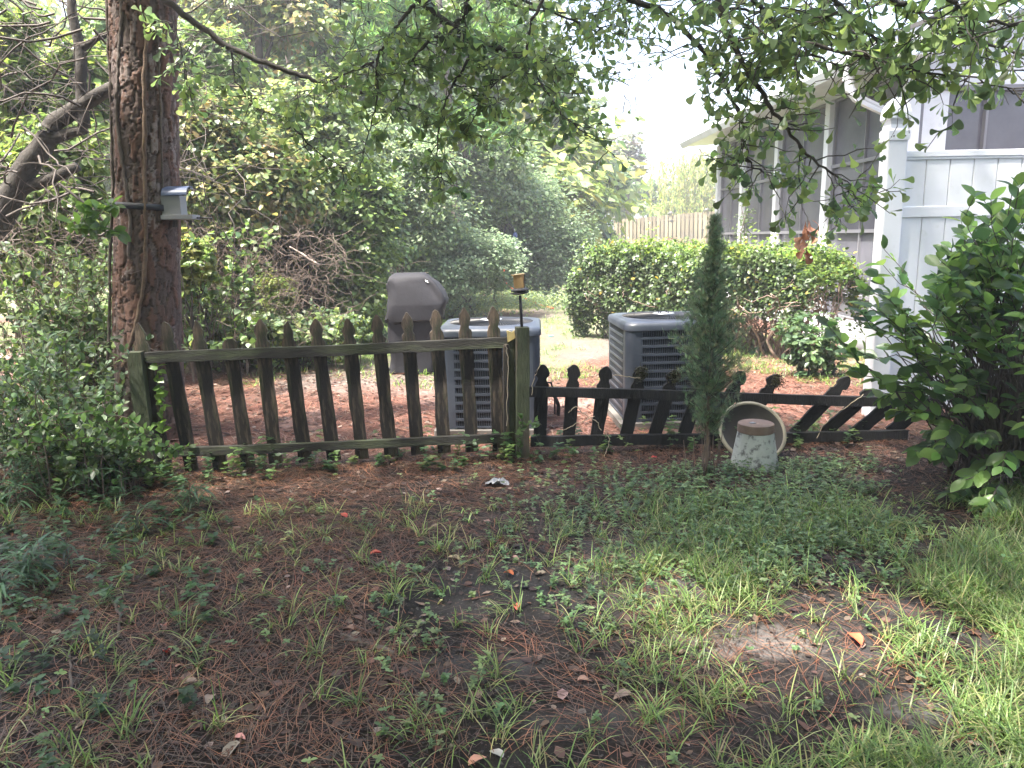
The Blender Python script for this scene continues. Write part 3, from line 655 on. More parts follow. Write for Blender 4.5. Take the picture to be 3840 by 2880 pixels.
cv = cover_part('cover', [(1192, 1455, 1662, .305), (1176, 1457, 1664, .305), (1155, 1460, 1666, .305), (1140, 1460, 1674, .31), (1128, 1460, 1677, .31), (1112, 1461, 1672, .305), (1095, 1461, 1664, .30), (1078, 1462, 1652, .29), (1062, 1462, 1640, .27), (1050, 1463, 1626, .25), (1040, 1465, 1616, .235), (1033, 1469, 1608, .22), (1027, 1480, 1600, .19), (1023, 1492, 1592, .15)], .24, 3, .034)
cover_part('cover_skirt', [(1384, 1470, 1634, .25), (1360, 1472, 1632, .25), (1335, 1472, 1628, .25), (1305, 1470, 1626, .25), (1275, 1467, 1626, .255), (1245, 1464, 1628, .26), (1215, 1462, 1632, .265), (1180, 1461, 1640, .27)], .22, 9, .022)
mb = MB(); c = P(1572, 1187, GD - .27); mb.box(c, (.2, .03, .035)); mb.build('side_handle', M_metal, grill, bevel=.006)
mb = MB(); c = P(1545, 1378, GD); mb.box((c[0], c[1], .075), (.50, .42, .035)); mb.build('base_shelf', M_blackmetal, grill, bevel=.01)
for sx in (-.19, .19):
    for sy in (-.16, .16):
        mb = MB(); mb.lathe([(.012, -.018), (.038, -.016), (.04, 0), (.038, .016), (.012, .018)], (0, 0, 0), 18, cap=(True, True))
        mb.build('wheel', M_blackmetal, grill, Matrix.Translation((c[0] + sx, c[1] + sy, .04 + float(hgt(c[0], c[1])))) @ Matrix.Rotation(R(90), 4, 'Y'), smooth=True)
c = P(1602, 1054, GD - .20); mb = MB()
for dx, dz, w_, h_ in ((-.012, .012, .012, .006), (0, 0, .022, .012), (.012, -.012, .014, .006)): mb.box((c[0] + dx, c[1] - .05, c[2] + dz), (w_, .003, h_), np.array(Matrix.Rotation(R(-35), 3, 'X')))
mb.build('logo_patch', M_white, grill)

# ------------------------------------------------------------------ upturned pedestal and bird bath basin
pb = G(2828, 1748); ped = thing('pedestal', 'upturned white pedestal with flaking paint and brown base ring', 'pedestal', pb)
PD = pb[1]; zt_ = P(2827, 1585, PD)[2] - pb[2]
mb = MB(); mb.lathe([(.158, -.01), (.158, .02), (.15, .05), (.118, zt_ - .06)], pb, 40); mb.build('cone', M_pot, ped, smooth=True)
mb = MB(); mb.lathe([(.118, zt_ - .06), (.122, zt_ - .055), (.117, zt_ - .004), (.110, zt_), (.001, zt_ + .002)], pb, 40); o = mb.build('base_ring', M_terra, ped, smooth=True)
b_ = o.modifiers.new('n', 'EDGE_SPLIT'); b_.split_angle = R(40)
mb = MB(); mb.box((pb[0] - .03, pb[1] - .02, pb[2] + zt_ + .004), (.035, .035, .004), rotz(.4)); mb.build('sticker', M_plastic, ped)
bc = P(2822, 1625, PD + .22); rB = .232
basin = thing('birdbath_basin', 'round birdbath basin leaning on its edge behind the upturned pedestal', 'birdbath', (bc[0], bc[1], 0))
MT = np.array(Matrix.Rotation(R(50), 3, 'X'))
c = np.array([bc[0] - .005, bc[1] + .0, .178])
mb = MB(); mb.lathe([(rB, 0), (rB + .004, .012), (rB, .024), (rB - .018, .026), (rB - .022, .018)], c, 56, MT); mb.build('rim', M_basinrim, basin, smooth=True)
mb = MB(); mb.lathe([(rB - .022, .018), (rB - .05, -.012), (rB * .5, -.04), (.002, -.045)], c, 56, MT); mb.lathe([(rB, 0), (rB - .03, -.03), (rB * .5, -.06), (.002, -.065)], c, 56, MT); mb.build('bowl', M_basin, basin, smooth=True)

# ------------------------------------------------------------------ wooden fence far back
wl = P(2306, 900, 46); wr = P(2700, 880, 41); zl = P(2306, 824, 46)[2]; zr = P(2700, 789, 41)[2]
wf = thing('wooden_fence', 'weathered yellow brown shadowbox fence with gate far behind the hedge', 'fence', (float(wl[0] + wr[0]) / 2, float(wl[1] + wr[1]) / 2, .9))
dv = nrm(np.array([wr[0] - wl[0], wr[1] - wl[1], 0])); LF = np.linalg.norm((wr - wl)[:2]); ang = math.atan2(dv[1], dv[0]); FR = rotz(ang); nb = int(LF / .27)
for i in range(nb + 3):
    t = (i + .5) * .27; p = wl + dv * t; zt_ = zl + (zr - zl) * t / LF + random.uniform(-.02, .02); g0 = float(hgt(p[0], p[1])) 
    for off, dt in ((-.045, 0), (.045, .135)):
        q = p + dv * dt; c_ = np.array([q[0], q[1], (zt_ + g0) / 2]) + np.array([-dv[1], dv[0], 0]) * off
        mb = MB(); mb.box((0, 0, 0), (.19, .02, zt_ - g0 + (0 if off < 0 else -.06))); mb.build('board', M_oldwood, wf, Matrix.Translation([float(x) for x in c_]) @ Matrix.Rotation(ang, 4, 'Z'))
for hz in (.35, 1.45):
    mb = MB(); p = (wl + wr) / 2; mb.box((p[0], p[1], .9 + hz), (LF, .04, .09), FR); mb.build('rail', M_oldwood, wf)
for t, cap in ((0, 1), (LF * .555, 1), (LF * .88, 1)):
    p = wl + dv * t; zt_ = zl + (zr - zl) * t / LF; mb = MB(); mb.box((p[0], p[1], (zt_ + .9) / 2 + .03), (.12, .1, zt_ - .9 + .1), FR); po = mb.build('post', M_oldwood, wf)
    mb = MB(); mb.box((p[0], p[1], zt_ + .09), (.3, .3, .035), FR); mb.lathe([(.13, 0), (.1, .06), (.02, .09)], (p[0], p[1], zt_ + .1), 8); mb.build('cap', M_shingle, po)
p = wl + dv * LF * .56 + np.array([0, -.075, 0]); zc_ = P(2525, 827, 42)[2]; V, Fc = wood_prism([(-.28, 0), (-.08, .03), (0, .09), (.08, .03), (.28, 0), (.08, -.03), (0, -.09), (-.08, -.03)], .02, 3, 0)
mb = MB(); mb.add(V, Fc); mb.build('ornament', M_blackmetal, wf, Matrix.Translation((float(p[0]), float(p[1]), float(zc_))) @ Matrix.Rotation(ang, 4, 'Z'))
p = wl + dv * LF * .85; p[1] -= .09; zc_ = P(2632, 862, 42)[2]; mb = MB(); mb.box((p[0], p[1], zc_), (.2, .03, .05)); mb.box((p[0] - .04, p[1], zc_ - .08), (.04, .03, .22)); mb.build('latch', M_blackmetal, wf)
fh = thing('far_house', 'white eave corner of a neighbouring house behind the wooden fence', 'house', P(2720, 740, 48) * np.array([1, 1, 0]) + [1.5, 0, .9])
c = P(2760, 742, 48); mb = MB(); mb.box((c[0] + 1.2, c[1] + 1.5, c[2]), (4.6, 4.0, .22)); mb.build('eave', M_vinyl, fh)
mb = MB(); mb.box((c[0] + 1.6, c[1] + 2, c[2] / 2 + .4), (4.0, 3.2, c[2] - .8)); mb.build('wall', M_vinyl, fh)
mb = MB(); mb.loft([[(c[0] + 1.2 + a * 2.35, c[1] + 1.5 + b * 2.05, c[2] + .11) for a, b in ((-1, -1), (1, -1), (1, 1), (-1, 1))], [(c[0] + 1.2 + a * 1.8, c[1] + 1.5 + b * .05, c[2] + 1.0) for a, b in ((-1, -1), (1, -1), (1, 1), (-1, 1))]]); mb.build('roof', M_shingle, fh)

# ------------------------------------------------------------------ pine trunk
TD = 5.75; base = G(518, 1668); TD = base[1]
def trunk_mesh(cline, rad, nth, nz_, seed, cell=(.05, .14), amp=.02, pal_=((.085, .06, .05), (.12, .062, .042), (.19, .15, .135))):
    pts = np.array(cline, float); s = np.linspace(0, 1, nz_); tt = np.linspace(0, 1, len(pts))
    cx_, cy_, cz_ = [np.interp(s, tt, pts[:, i]) for i in range(3)]; rr = np.interp(s, tt, rad)
    th = np.linspace(0, 2 * math.pi, nth, endpoint=False); TH, SZ = np.meshgrid(th, cz_); RR = np.repeat(rr[:, None], nth, 1)
    Rm = rr.mean(); ncu = int(round(2 * math.pi * Rm / cell[0])); u = TH / (2 * math.pi) * ncu; v = SZ / cell[1]
    warp = fbm2(TH * 3, SZ * 4, seed) - .47; u = u + warp * 1.7; v = v + (fbm2(TH * 5 + 9, SZ * 7, seed + 3) - .47) * 2.6
    ui = np.floor(u).astype(int); vi = np.floor(v).astype(int); F1 = np.full(u.shape, 9.); F2 = np.full(u.shape, 9.); cid = np.zeros(u.shape)
    for a in (-1, 0, 1):
        for b in (-1, 0, 1):
            cu, cv = ui + a, vi + b; w_ = np.mod(cu, ncu); jx = hsh(w_, cv, np.full_like(w_, seed)); jy = hsh(w_, cv, np.full_like(w_, seed + 5))
            d = np.hypot(cu + .15 + .7 * jx - u, cv + .1 + .8 * jy - v); m_ = d < F1
            F2 = np.where(m_, F1, np.minimum(F2, d)); cid = np.where(m_, hsh(w_, cv, np.full_like(w_, seed + 9)), cid); F1 = np.where(m_, d, F1)
    e = F2 - F1; plate = sstep(0.0, .13, e + .10 * (fbm2(u * 4, v * 9, seed + 40) - .5)); fine = fbm2(u * 3.3, v * 6, seed + 20)
    hg = amp * (plate * (.35 + 1.0 * cid) + .7 * (fine - .45)) + .02 * (fbm2(TH * 1.5, SZ * 1.2, seed + 30) - .45)
    RT_ = RR + hg; X = cx_[:, None] + RT_ * np.cos(TH); Y = cy_[:, None] + RT_ * np.sin(TH)
    p0, p1, p2 = [np.array(q) for q in pal_]; c_ = p0 + (p1 - p0) * sstep(.2, .7, cid)[..., None]; c_ = c_ + (p2 - c_) * (sstep(.55, .8, hsh((cid * 9999).astype(int), ui * 0, ui * 0)) * sstep(.4, .6, fine))[..., None]
    c_ = c_ * (.75 + .5 * fine[..., None]); crack = np.array([.035, .024, .018]); c_ = crack + (c_ - crack) * (plate ** .8)[..., None]
    idx = np.arange(nth * nz_).reshape(nz_, nth); nx_ = np.roll(idx, -1, 1)
    Q = np.stack([idx[:-1], nx_[:-1], nx_[1:], idx[1:]], -1).reshape(-1, 4)
    return fastmesh('trunk', np.stack([X, Y, SZ], -1).reshape(-1, 3), Q, c_.reshape(-1, 3), True, 4)
pine = thing('pine_tree', 'thick pine trunk with flaking reddish bark and climbing vine stems', 'tree', base)
cl = [P(520, 1700, TD), P(512, 1500, TD), P(503, 1100, TD), P(498, 750, TD), P(490, 400, TD), P(482, 0, TD)]; cl[0][2] = -.05
up_ = cl[-1] + (cl[-1] - cl[-2]) * 6; cl.append(up_)
rr = [.285, .245, .228, .222, .218, .212, .18]
tz = [p[2] for p in cl]; s_all = np.linspace(cl[0][2], cl[-1][2], 40); cl2 = [np.array([np.interp(z, tz, [p[0] for p in cl]), TD + .22, z]) for z in s_all]; rr2 = [float(np.interp(z, tz, rr)) * 1.0 for z in s_all]
mesh_obj('trunk', trunk_mesh(cl2, rr2, 150, 1150, 5, (.055, .17), .016), M_bark, pine)
def on_trunk(px, py, extra=.012):
    """point on the camera side of the trunk"""
    p = P(px, py, TD); cxx = np.interp(p[2], s_all, [q[0] for q in cl2]); rad = np.interp(p[2], s_all, rr2); cy0 = TD + .22
    v = ray(px, py); o_ = np.array([0, 0, EYE]); a = v[0] ** 2 + v[1] ** 2; b_ = 2 * (v[0] * (o_[0] - cxx) + v[1] * (o_[1] - cy0)); c_ = (cxx) ** 2 + cy0 ** 2 - (rad + extra + .012) ** 2
    disc = b_ * b_ - 4 * a * c_; t = (-b_ - math.sqrt(max(disc, 0))) / (2 * a); return o_ + v * t
for k, (pl, r0) in enumerate([([(560, 20), (548, 180), (540, 300), (543, 420), (541, 560), (544, 760), (548, 900), (540, 1060), (520, 1180), (490, 1290), (455, 1400), (440, 1540), (438, 1680)], .015),
                              ([(455, 0), (452, 120), (445, 230), (440, 330), (437, 430), (448, 540), (462, 640), (478, 740), (490, 850), (478, 960)], .013),
                              ([(400, 0), (405, 150), (415, 330), (418, 500), (424, 700), (415, 900), (412, 1100), (408, 1300), (400, 1500)], .011),
                              ([(585, 60), (598, 250), (603, 430), (612, 700)], .009)]):
    mb = MB(); pts = [on_trunk(x, y, r0 * .6) for x, y in pl]; n = len(pts); pp = np.array(pts); t = np.linspace(0, n - 1, n * 5); pp = np.stack([np.interp(t, range(n), pp[:, i]) for i in range(3)], 1)
    pp += RNG.normal(size=pp.shape) * .003; mb.tube(pp, r0 * (1 + .15 * np.sin(t * 4)), 8, cap=False)
    o = mb.build('climbing_vine', mat('vine_bark', (.12, .078, .05) if k == 0 else (.11, .085, .07), .85, var=.4, vscale=25, bump=.8, bscale=60), pine, smooth=True)
# strap and feeder
strap = MB(); zs = P(500, 775, TD)[2]; rg = []
for dz in (0, .044):
    rg.append([]); 
for k in range(64):
    q = 2 * math.pi * k / 64; zz_ = zs - .02 + .02 * math.cos(q + 3.0); rad = float(np.interp(zz_, s_all, rr2)) + .036; cxx = float(np.interp(zz_, s_all, [a[0] for a in cl2]))
    rg[0].append((cxx + rad * math.cos(q), TD + .22 + rad * math.sin(q), zz_)); rg[1].append((cxx + rad * math.cos(q), TD + .22 + rad * math.sin(q), zz_ + .046))
feeder = thing('bird_feeder', 'grey hopper bird feeder with blue roof strapped to the pine trunk', 'bird feeder', P(655, 800, TD))
strap.loft(rg, (False, False)); so_ = strap.build('strap', M_strap, feeder, smooth=True); sm_ = so_.modifiers.new('t', 'SOLIDIFY'); sm_.thickness = .003
FDp = TD + .12; k_ = FDp / F
def FP(px, py): return P(px, py, FDp)
a = FP(654, 735); b = FP(654, 822); mb = MB()
bx = FP(618, 780)[0]; bx2 = FP(690, 780)[0]; mb.box(((bx + bx2) / 2, FDp, (a[2] + b[2]) / 2), (bx2 - bx, .12, a[2] - b[2]), rotz(.0)); mb.build('hopper', M_grey, feeder, bevel=.004)
mb = MB(); x0_, x1_ = FP(620, 0)[0], FP(738, 0)[0]; x0_ = FP(620, 812)[0]; x1_ = FP(738, 812)[0]; zb = FP(700, 815)[2]; mb.box(((x0_ + x1_) / 2, FDp - .01, zb), (x1_ - x0_, .15, .034)); mb.build('tray', M_grey, feeder, bevel=.003)
zt_ = FP(660, 700)[2]; xl_, xr_ = FP(618, 700)[0], FP(711, 700)[0]; mb = MB(); rings = []
for k in range(8):
    q = R(-15 + 100 * k / 7); yy = FDp + .02 - .10 * math.sin(q) ; zz_ = zt_ - .075 * (1 - math.cos(q)) + .005
    rings.append((yy, zz_))
V = [(x, y, z) for x in (xl_ - .002, xr_) for y, z in rings] ; n = len(rings)
V += [(x, y + .006, z - .006) for x in (xl_ - .002, xr_) for y, z in rings]
Fc = [(i, i + 1, n + i + 1, n + i) for i in range(n - 1)] + [(2 * n + i, 3 * n + i, 3 * n + i + 1, 2 * n + i + 1) for i in range(n - 1)]
Fc += [(i, 2 * n + i, 2 * n + i + 1, i + 1) for i in range(n - 1)] + [(n + i, n + i + 1, 3 * n + i + 1, 3 * n + i) for i in range(n - 1)]
mb.add(V, Fc); mb.box(((xl_ + xr_) / 2 - .004, FDp + .05, zt_ - .012), (xr_ - xl_ - .004, .06, .012)); mb.build('roof', M_blue, feeder, smooth=False)
mb = MB(); mb.tube([FP(730, 817), FP(795, 818)], .006, 8); mb.build('perch', M_blackmetal, feeder)
mb = MB(); mb.tube([FP(656, 822), FP(656, 852)], .017, 12); mb.build('pipe', M_blackmetal, feeder)

# ------------------------------------------------------------------ crooked tree behind the pine
ct = thing('crooked_tree', 'leaning dark tree with crooked limbs left of the pine', 'tree', P(-40, 1000, 7.2) * np.array([1, 1, 0]))
def pl(pts, D0, D1=None): 
    D1 = D1 or D0; n = len(pts); return np.array([P(x, y, D0 + (D1 - D0) * i / (n - 1)) for i, (x, y) in enumerate(pts)])
def smooth_line(p, m_=4, jit=.004):
    n = len(p); t = np.linspace(0, n - 1, (n - 1) * m_ + 1); q = np.stack([np.interp(t, range(n), p[:, i]) for i in range(3)], 1)
    for _ in range(2): q[1:-1] = (q[:-2] + 2 * q[1:-1] + q[2:]) / 4
    return q + RNG.normal(size=q.shape) * jit
for pts, r0, r1 in (([(-160, 1500), (-90, 1050), (0, 815), (50, 725), (98, 625), (180, 520), (190, 470), (290, 405), (370, 355), (500, 300)], .14, .05), ([(180, 520), (250, 505), (325, 482)], .06, .04),
                    ([(318, 480), (305, 350), (303, 190), (275, 80), (265, 0), (250, -150)], .055, .035), ([(308, 180), (350, 155), (400, 130)], .035, .02), ([(60, 715), (160, 680), (230, 655), (290, 625)], .06, .045)):
    q = smooth_line(pl(pts, 7.2)); mb = MB(); mb.tube(q, np.linspace(r0, r1, len(q)), 9); mb.build('trunk' if r0 > .1 else 'limb', mat('grey_bark', (.038, .032, .026), .9, var=.45, vscale=12, bump=1, bscale=40), ct, smooth=True)
mb = MB()
for i in range(46):
    a = P(RNG.uniform(-50, 420), RNG.uniform(0, 900), 7.0 + RNG.uniform(-.6, .8)); e = a + RNG.normal(size=3) * np.array([.9, .4, .6]); mb.tube(wander(a, e, 9, .35), np.linspace(.011, .003, 9), 4, cap=False)
mb.build('twig', M_twig, ct, smooth=True)

# ------------------------------------------------------------------ woods
bushes_group = 'vine-clad shrubs along the left bank'
bush('vine_bank_shrub', 'vine covered shrub just right of the pine, behind the feeder', 'shrub', 800, 640, 10.3, 300, 300, 56000, .070, MIXP, T_ivy, 6, .7, group=bushes_group)
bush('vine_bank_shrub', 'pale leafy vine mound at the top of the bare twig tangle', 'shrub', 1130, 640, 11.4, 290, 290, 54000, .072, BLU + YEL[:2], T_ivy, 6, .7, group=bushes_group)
bush('vine_bank_shrub', 'low ivy mound behind the twig tangle, nearest the pine', 'shrub', 760, 1050, 11.0, 240, 260, 36000, .07, MIXP + GRN[:2], T_ivy, 6, .6, group=bushes_group)
bush('vine_bank_shrub', 'low ivy mound behind the twig tangle, nearest the ivy column', 'shrub', 1100, 1030, 11.9, 230, 270, 36000, .07, MIXP + GRN[:2], T_ivy, 6, .6, group=bushes_group)
bush('ivy_column', 'bright green ivy clad column beside the covered grill', 'shrub', 1360, 960, 11.2, 150, 340, 34000, .066, GRN + YEL[:1], T_ivy, 7, 1.0, group=bushes_group)
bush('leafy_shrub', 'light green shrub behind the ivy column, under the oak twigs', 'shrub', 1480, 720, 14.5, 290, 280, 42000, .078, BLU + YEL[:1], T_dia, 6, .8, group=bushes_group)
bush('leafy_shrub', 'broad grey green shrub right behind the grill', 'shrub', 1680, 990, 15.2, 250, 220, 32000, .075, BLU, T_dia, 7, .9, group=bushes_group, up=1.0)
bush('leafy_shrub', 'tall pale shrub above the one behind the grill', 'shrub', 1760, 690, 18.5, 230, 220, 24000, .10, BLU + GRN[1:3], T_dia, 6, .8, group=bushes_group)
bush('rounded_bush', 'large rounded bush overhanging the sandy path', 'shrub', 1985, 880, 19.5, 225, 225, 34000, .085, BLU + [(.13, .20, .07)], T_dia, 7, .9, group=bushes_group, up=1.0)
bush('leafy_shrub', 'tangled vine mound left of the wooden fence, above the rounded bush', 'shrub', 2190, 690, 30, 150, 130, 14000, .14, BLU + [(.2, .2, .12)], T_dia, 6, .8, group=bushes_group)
bush('leafy_shrub', 'dark low shrub at the left end of the wooden fence', 'shrub', 2245, 860, 33, 62, 72, 7000, .12, DRK + BLU[:2], T_dia, 4, .8, group=bushes_group)
bush('small_shrub', 'small bright fine leaved shrub among the bare twigs', 'shrub', 1050, 1120, 9.4, 80, 110, 6000, .035, YEL + GRN[1:3], T_dia, 5, .9, group=bushes_group)
bush('small_shrub', 'leafy clump right of the pine, behind the first pickets', 'shrub', 720, 960, 8.6, 90, 130, 2600, .075, YEL + GRN[1:2], T_ivy, 4, .7, group=bushes_group)
thicket('understory_shrub', 'mixed leafy shrub growing just left of the pine trunk', 'shrub', 30, 420, 5.9, 7.4, .7, 1.7, 100, 24, .065, GRN + DRK + BLU[:2], sides=4)
thicket('understory_shrub', 'dark thicket at the left edge, in front of the pine', 'shrub', -250, 290, 4.4, 5.9, .3, 1.0, 90, 20, .052, DRK + GRN[:2] + BLU[:2], sides=4)
bush('understory_shrub', 'upper leafy thicket left of the pine, around the crooked limbs', 'shrub', 120, 760, 8.4, 330, 300, 20000, .095, GRN + YEL[:2], T_oval, 6, .6, stems=4)
thicket('understory_shrub', 'low dark sprawl of leaves at the foot of the leaning post', 'shrub', 120, 420, 4.5, 5.0, .12, .42, 60, 16, .05, DRK + GRN[:2], sides=3)
thicket('understory_shrub', 'low leafy growth at the base of the twig tangle, behind the left pickets', 'shrub', 620, 1330, 9.0, 9.9, .2, .75, 150, 22, .055, BLU + YEL[:2] + GRN, T_ivy)
thicket('understory_shrub', 'airy mid green shoots between the pine and the twig tangle', 'shrub', 640, 900, 8.4, 9.6, .6, 1.9, 26, 30, .07, GRN + BLU[1:2], T_ivy)
def tree(name, label, px, py, D, rx, ry, n, L, palette, trunk_px, r0, tmpl=T_dia, lob=9, group='woodland trees behind the bank', spread=.12, base_y=None):
    c = P(px, py, D); b = P(trunk_px, 900, D); b[2] = zc(b); root = thing(name, label, 'tree', b, group)
    rx_, rz_ = rx * D / F, ry * D / F; lobes = []
    for i in range(lob):
        d = rdir(1)[0]; lobes.append((c + d * np.array([rx_, rx_ * .7, rz_]) * .62, (rx_ * RNG.uniform(.3, .5), rx_ * .35, rz_ * RNG.uniform(.22, .4))))
    pos, out, k = lumps(lobes, n, spread=spread, shell=.8, amp=.5); V, T, C = leaves_on(pos, out, k, tmpl, L, palette)
    tag(mesh_obj('crown', fastmesh('crown', V, T, C), M_leaf, root), kind='stuff')
    top = c + np.array([0, 0, rz_ * .5]); q = wander(b - [0, 0, .1], top, 12, .12); mb = MB(); mb.tube(q, np.linspace(r0, r0 * .35, 12), 9)
    mb.build('trunk', M_twig, root, smooth=True); mb = MB()
    for l in lobes: s_ = q[RNG.integers(5, 11)]; mb.tube(wander(s_, l[0], 7, .2), np.linspace(r0 * .35, r0 * .08, 7), 5)
    mb.build('limb', M_twig, root, smooth=True); return root
tree('broadleaf_tree', 'leafy tree left of the pine, reaching the top left corner', 130, 250, 9.5, 330, 330, 12000, .12, GRN + YEL[:2], 60, .12)
tree('broadleaf_tree', 'leafy tree directly behind the pine and its feeder', 620, 300, 12, 330, 330, 15000, .12, GRN + BLU[:1] + YEL[:1], 700, .13)
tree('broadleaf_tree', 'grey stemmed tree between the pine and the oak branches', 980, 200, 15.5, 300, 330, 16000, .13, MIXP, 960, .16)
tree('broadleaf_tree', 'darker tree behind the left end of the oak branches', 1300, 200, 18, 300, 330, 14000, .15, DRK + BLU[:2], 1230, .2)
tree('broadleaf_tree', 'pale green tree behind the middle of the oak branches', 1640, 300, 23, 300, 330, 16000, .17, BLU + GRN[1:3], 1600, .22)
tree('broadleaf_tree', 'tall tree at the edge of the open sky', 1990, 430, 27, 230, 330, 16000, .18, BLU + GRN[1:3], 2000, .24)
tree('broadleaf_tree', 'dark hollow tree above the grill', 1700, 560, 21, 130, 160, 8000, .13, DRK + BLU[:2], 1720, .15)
tree('far_tree', 'thin pinkish green far tree reaching up beside the open sky', 2370, 590, 48, 110, 130, 5000, .22, [(.16, .17, .12), (.12, .17, .10), (.2, .17, .13)], 2360, .2, group='far trees')
tree('far_tree', 'hazy green far tree over the middle of the wooden fence', 2440, 740, 55, 120, 90, 8000, .25, BLU + YEL[:1], 2430, .2, group='far trees')
tree('far_tree', 'yellow green far tree over the left part of the wooden fence', 2300, 740, 50, 90, 100, 8000, .22, YEL + BLU[1:3], 2330, .2, group='far trees')
# willow: hanging strands
wc = P(2625, 650, 50); wil = thing('willow_tree', 'pale yellow green weeping willow beside the sunroom corner', 'tree', (wc[0], wc[1], .9)); parts = []
n = 9000; st = 260; sp = wc + RNG.normal(size=(st, 3)) * np.array([1.3, 1.0, .5]) + [0, 0, .8]; k = RNG.integers(0, st, n); t = RNG.random(n); p = sp[k] + np.stack([np.zeros(n), np.zeros(n), -t * 3.4], 1) + RNG.normal(size=(n, 3)) * .06
V, T, C = scat(T_narrow, p, nrm(np.tile([0, 0, -1.], (n, 1)) + rdir(n) * .35), rdir(n), .24, 1.3, pal(YEL + [(.26, .27, .10)], n))
tag(mesh_obj('crown', fastmesh('crown', V, T, C), M_leaf, wil), kind='stuff'); mb = MB(); mb.tube(wander((wc[0], wc[1], .8), wc + [0, 0, 1.5], 8, .1), np.linspace(.2, .07, 8), 8); mb.build('trunk', M_twig, wil, smooth=True)
bush('far_shrub', 'green far shrub mass behind the wooden fence', 'shrub', 2560, 800, 52, 130, 50, 9000, .2, YEL + GRN[1:3], T_dia, 6, .8)
# woodland mass far behind
n = 105000; lob = []
for i in range(60):
    px = RNG.uniform(-500, 2050); D_ = RNG.uniform(24, 40); py = RNG.uniform(-350, 850) if px < 1850 else RNG.uniform(350, 850); c = P(px, py, D_); r_ = RNG.uniform(1.6, 3.2); lob.append((c, (r_, r_, r_)))
pos, out, k = lumps(lob, n, shell=.9, spread=.3); V, T, C = leaves_on(pos, out, k, T_dia, .42, GRN + BLU + YEL + YEL)
wd = mesh_obj('woodland', fastmesh('woodland', V, T, C), M_leaf); tag(wd, 'far green woodland closing the view behind the vine bank', 'woodland', kind='stuff')
n = 16000; lob = [((RNG.uniform(-16, 14), RNG.uniform(-13, -9), RNG.uniform(0, 8)), (2.4, 2.2, 2.2)) for _ in range(34)]  # leaf mass out of view, added to cut skylight from behind the camera
pos, out, k = lumps(lob, n, shell=.9, spread=.3); V, T, C = leaves_on(pos, out, k, T_dia, .45, DRK + GRN)
wd = mesh_obj('woodland', fastmesh('woodland', V, T, C), M_leaf); tag(wd, 'unseen woodland behind the viewer, added to block low sky light', 'woodland', kind='stuff')
# bare trunks in the woods
for px, D_, r0, lab in ((1130, 19, .16, 'slender grey pine trunk deep in the woods, second from the oak'), (1205, 22, .2, 'grey pine trunk deep in the woods above the vine bank'), (955, 17, .14, 'grey vine hung pine trunk right of the crooked tree'), (1480, 25, .2, 'dim pine trunk behind the oak twigs')):
    b = P(px, 900, D_); b[2] = zc(b); t_ = thing('woodland_pine', lab, 'tree', b, 'bare trunks in the woods'); mb = MB(); q = wander(b, b + [RNG.normal() * .3, 0, 14], 12, .02); mb.tube(q, np.linspace(r0, r0 * .6, 12), 9); mb.build('trunk', mat('pine_bark', (.16, .13, .12), .9, var=.4, vscale=9, bump=.8), t_, smooth=True)
    n = 500; z = RNG.uniform(5, 12, 30); cc_ = q[-1] * 0 + np.stack([b[0] + RNG.normal(size=30) * 1.2, b[1] + RNG.normal(size=30), z], 1)
    kk = RNG.integers(0, 30, n * 6); V, T, C = scat(T_narrow, cc_[kk], nrm(rdir(n * 6) + [0, 0, .2]), rdir(n * 6), .38, .22, pal([(.12, .22, .06), (.09, .17, .05)], n * 6))
    tag(mesh_obj('needles', fastmesh('needles', V, T, C), M_leaf, t_), kind='stuff')
# pine boughs with long bright needles
pb_ = thing('young_pine', 'young pine with bright long needles behind the oak twigs', 'tree', G(1620, 1120) * 0 + np.array([P(1640, 900, 16.5)[0], 16.5, 0]))
cen = [P(x, y, 16.5) for x, y in ((1480, 60), (1560, 40), (1600, 110), (1520, 140), (1440, 20), (1700, 470), (1760, 480), (1830, 490), (1660, 455), (1850, 130), (1800, 60), (1900, 200), (1340, 180))]
cs_ = np.concatenate([c + RNG.normal(size=(14, 3)) * np.array([.35, .3, .14]) for c in cen]); n = len(cs_) * 34; k = RNG.integers(0, len(cs_), n)
V, T, C = scat(T_narrow, cs_[k], nrm(rdir(n) + [0, -.1, .25]), rdir(n), RNG.uniform(.2, .34, n), .13, pal([(.16, .30, .08), (.12, .25, .09), (.22, .34, .10)], n))
tag(mesh_obj('needles', fastmesh('needles', V, T, C), M_leaf, pb_), kind='stuff'); mb = MB(); tb = np.array([cen[5][0] + .2, 16.6, 0]); mb.tube(wander(tb, tb + [-.5, 0, 8], 10, .05), np.linspace(.12, .05, 10), 8)
for c in cen: mb.tube(wander(tb + [0, 0, max(1, c[2] - .6)], c, 6, .1), np.linspace(.03, .01, 6), 5)
mb.build('trunk', M_twig, pb_, smooth=True)

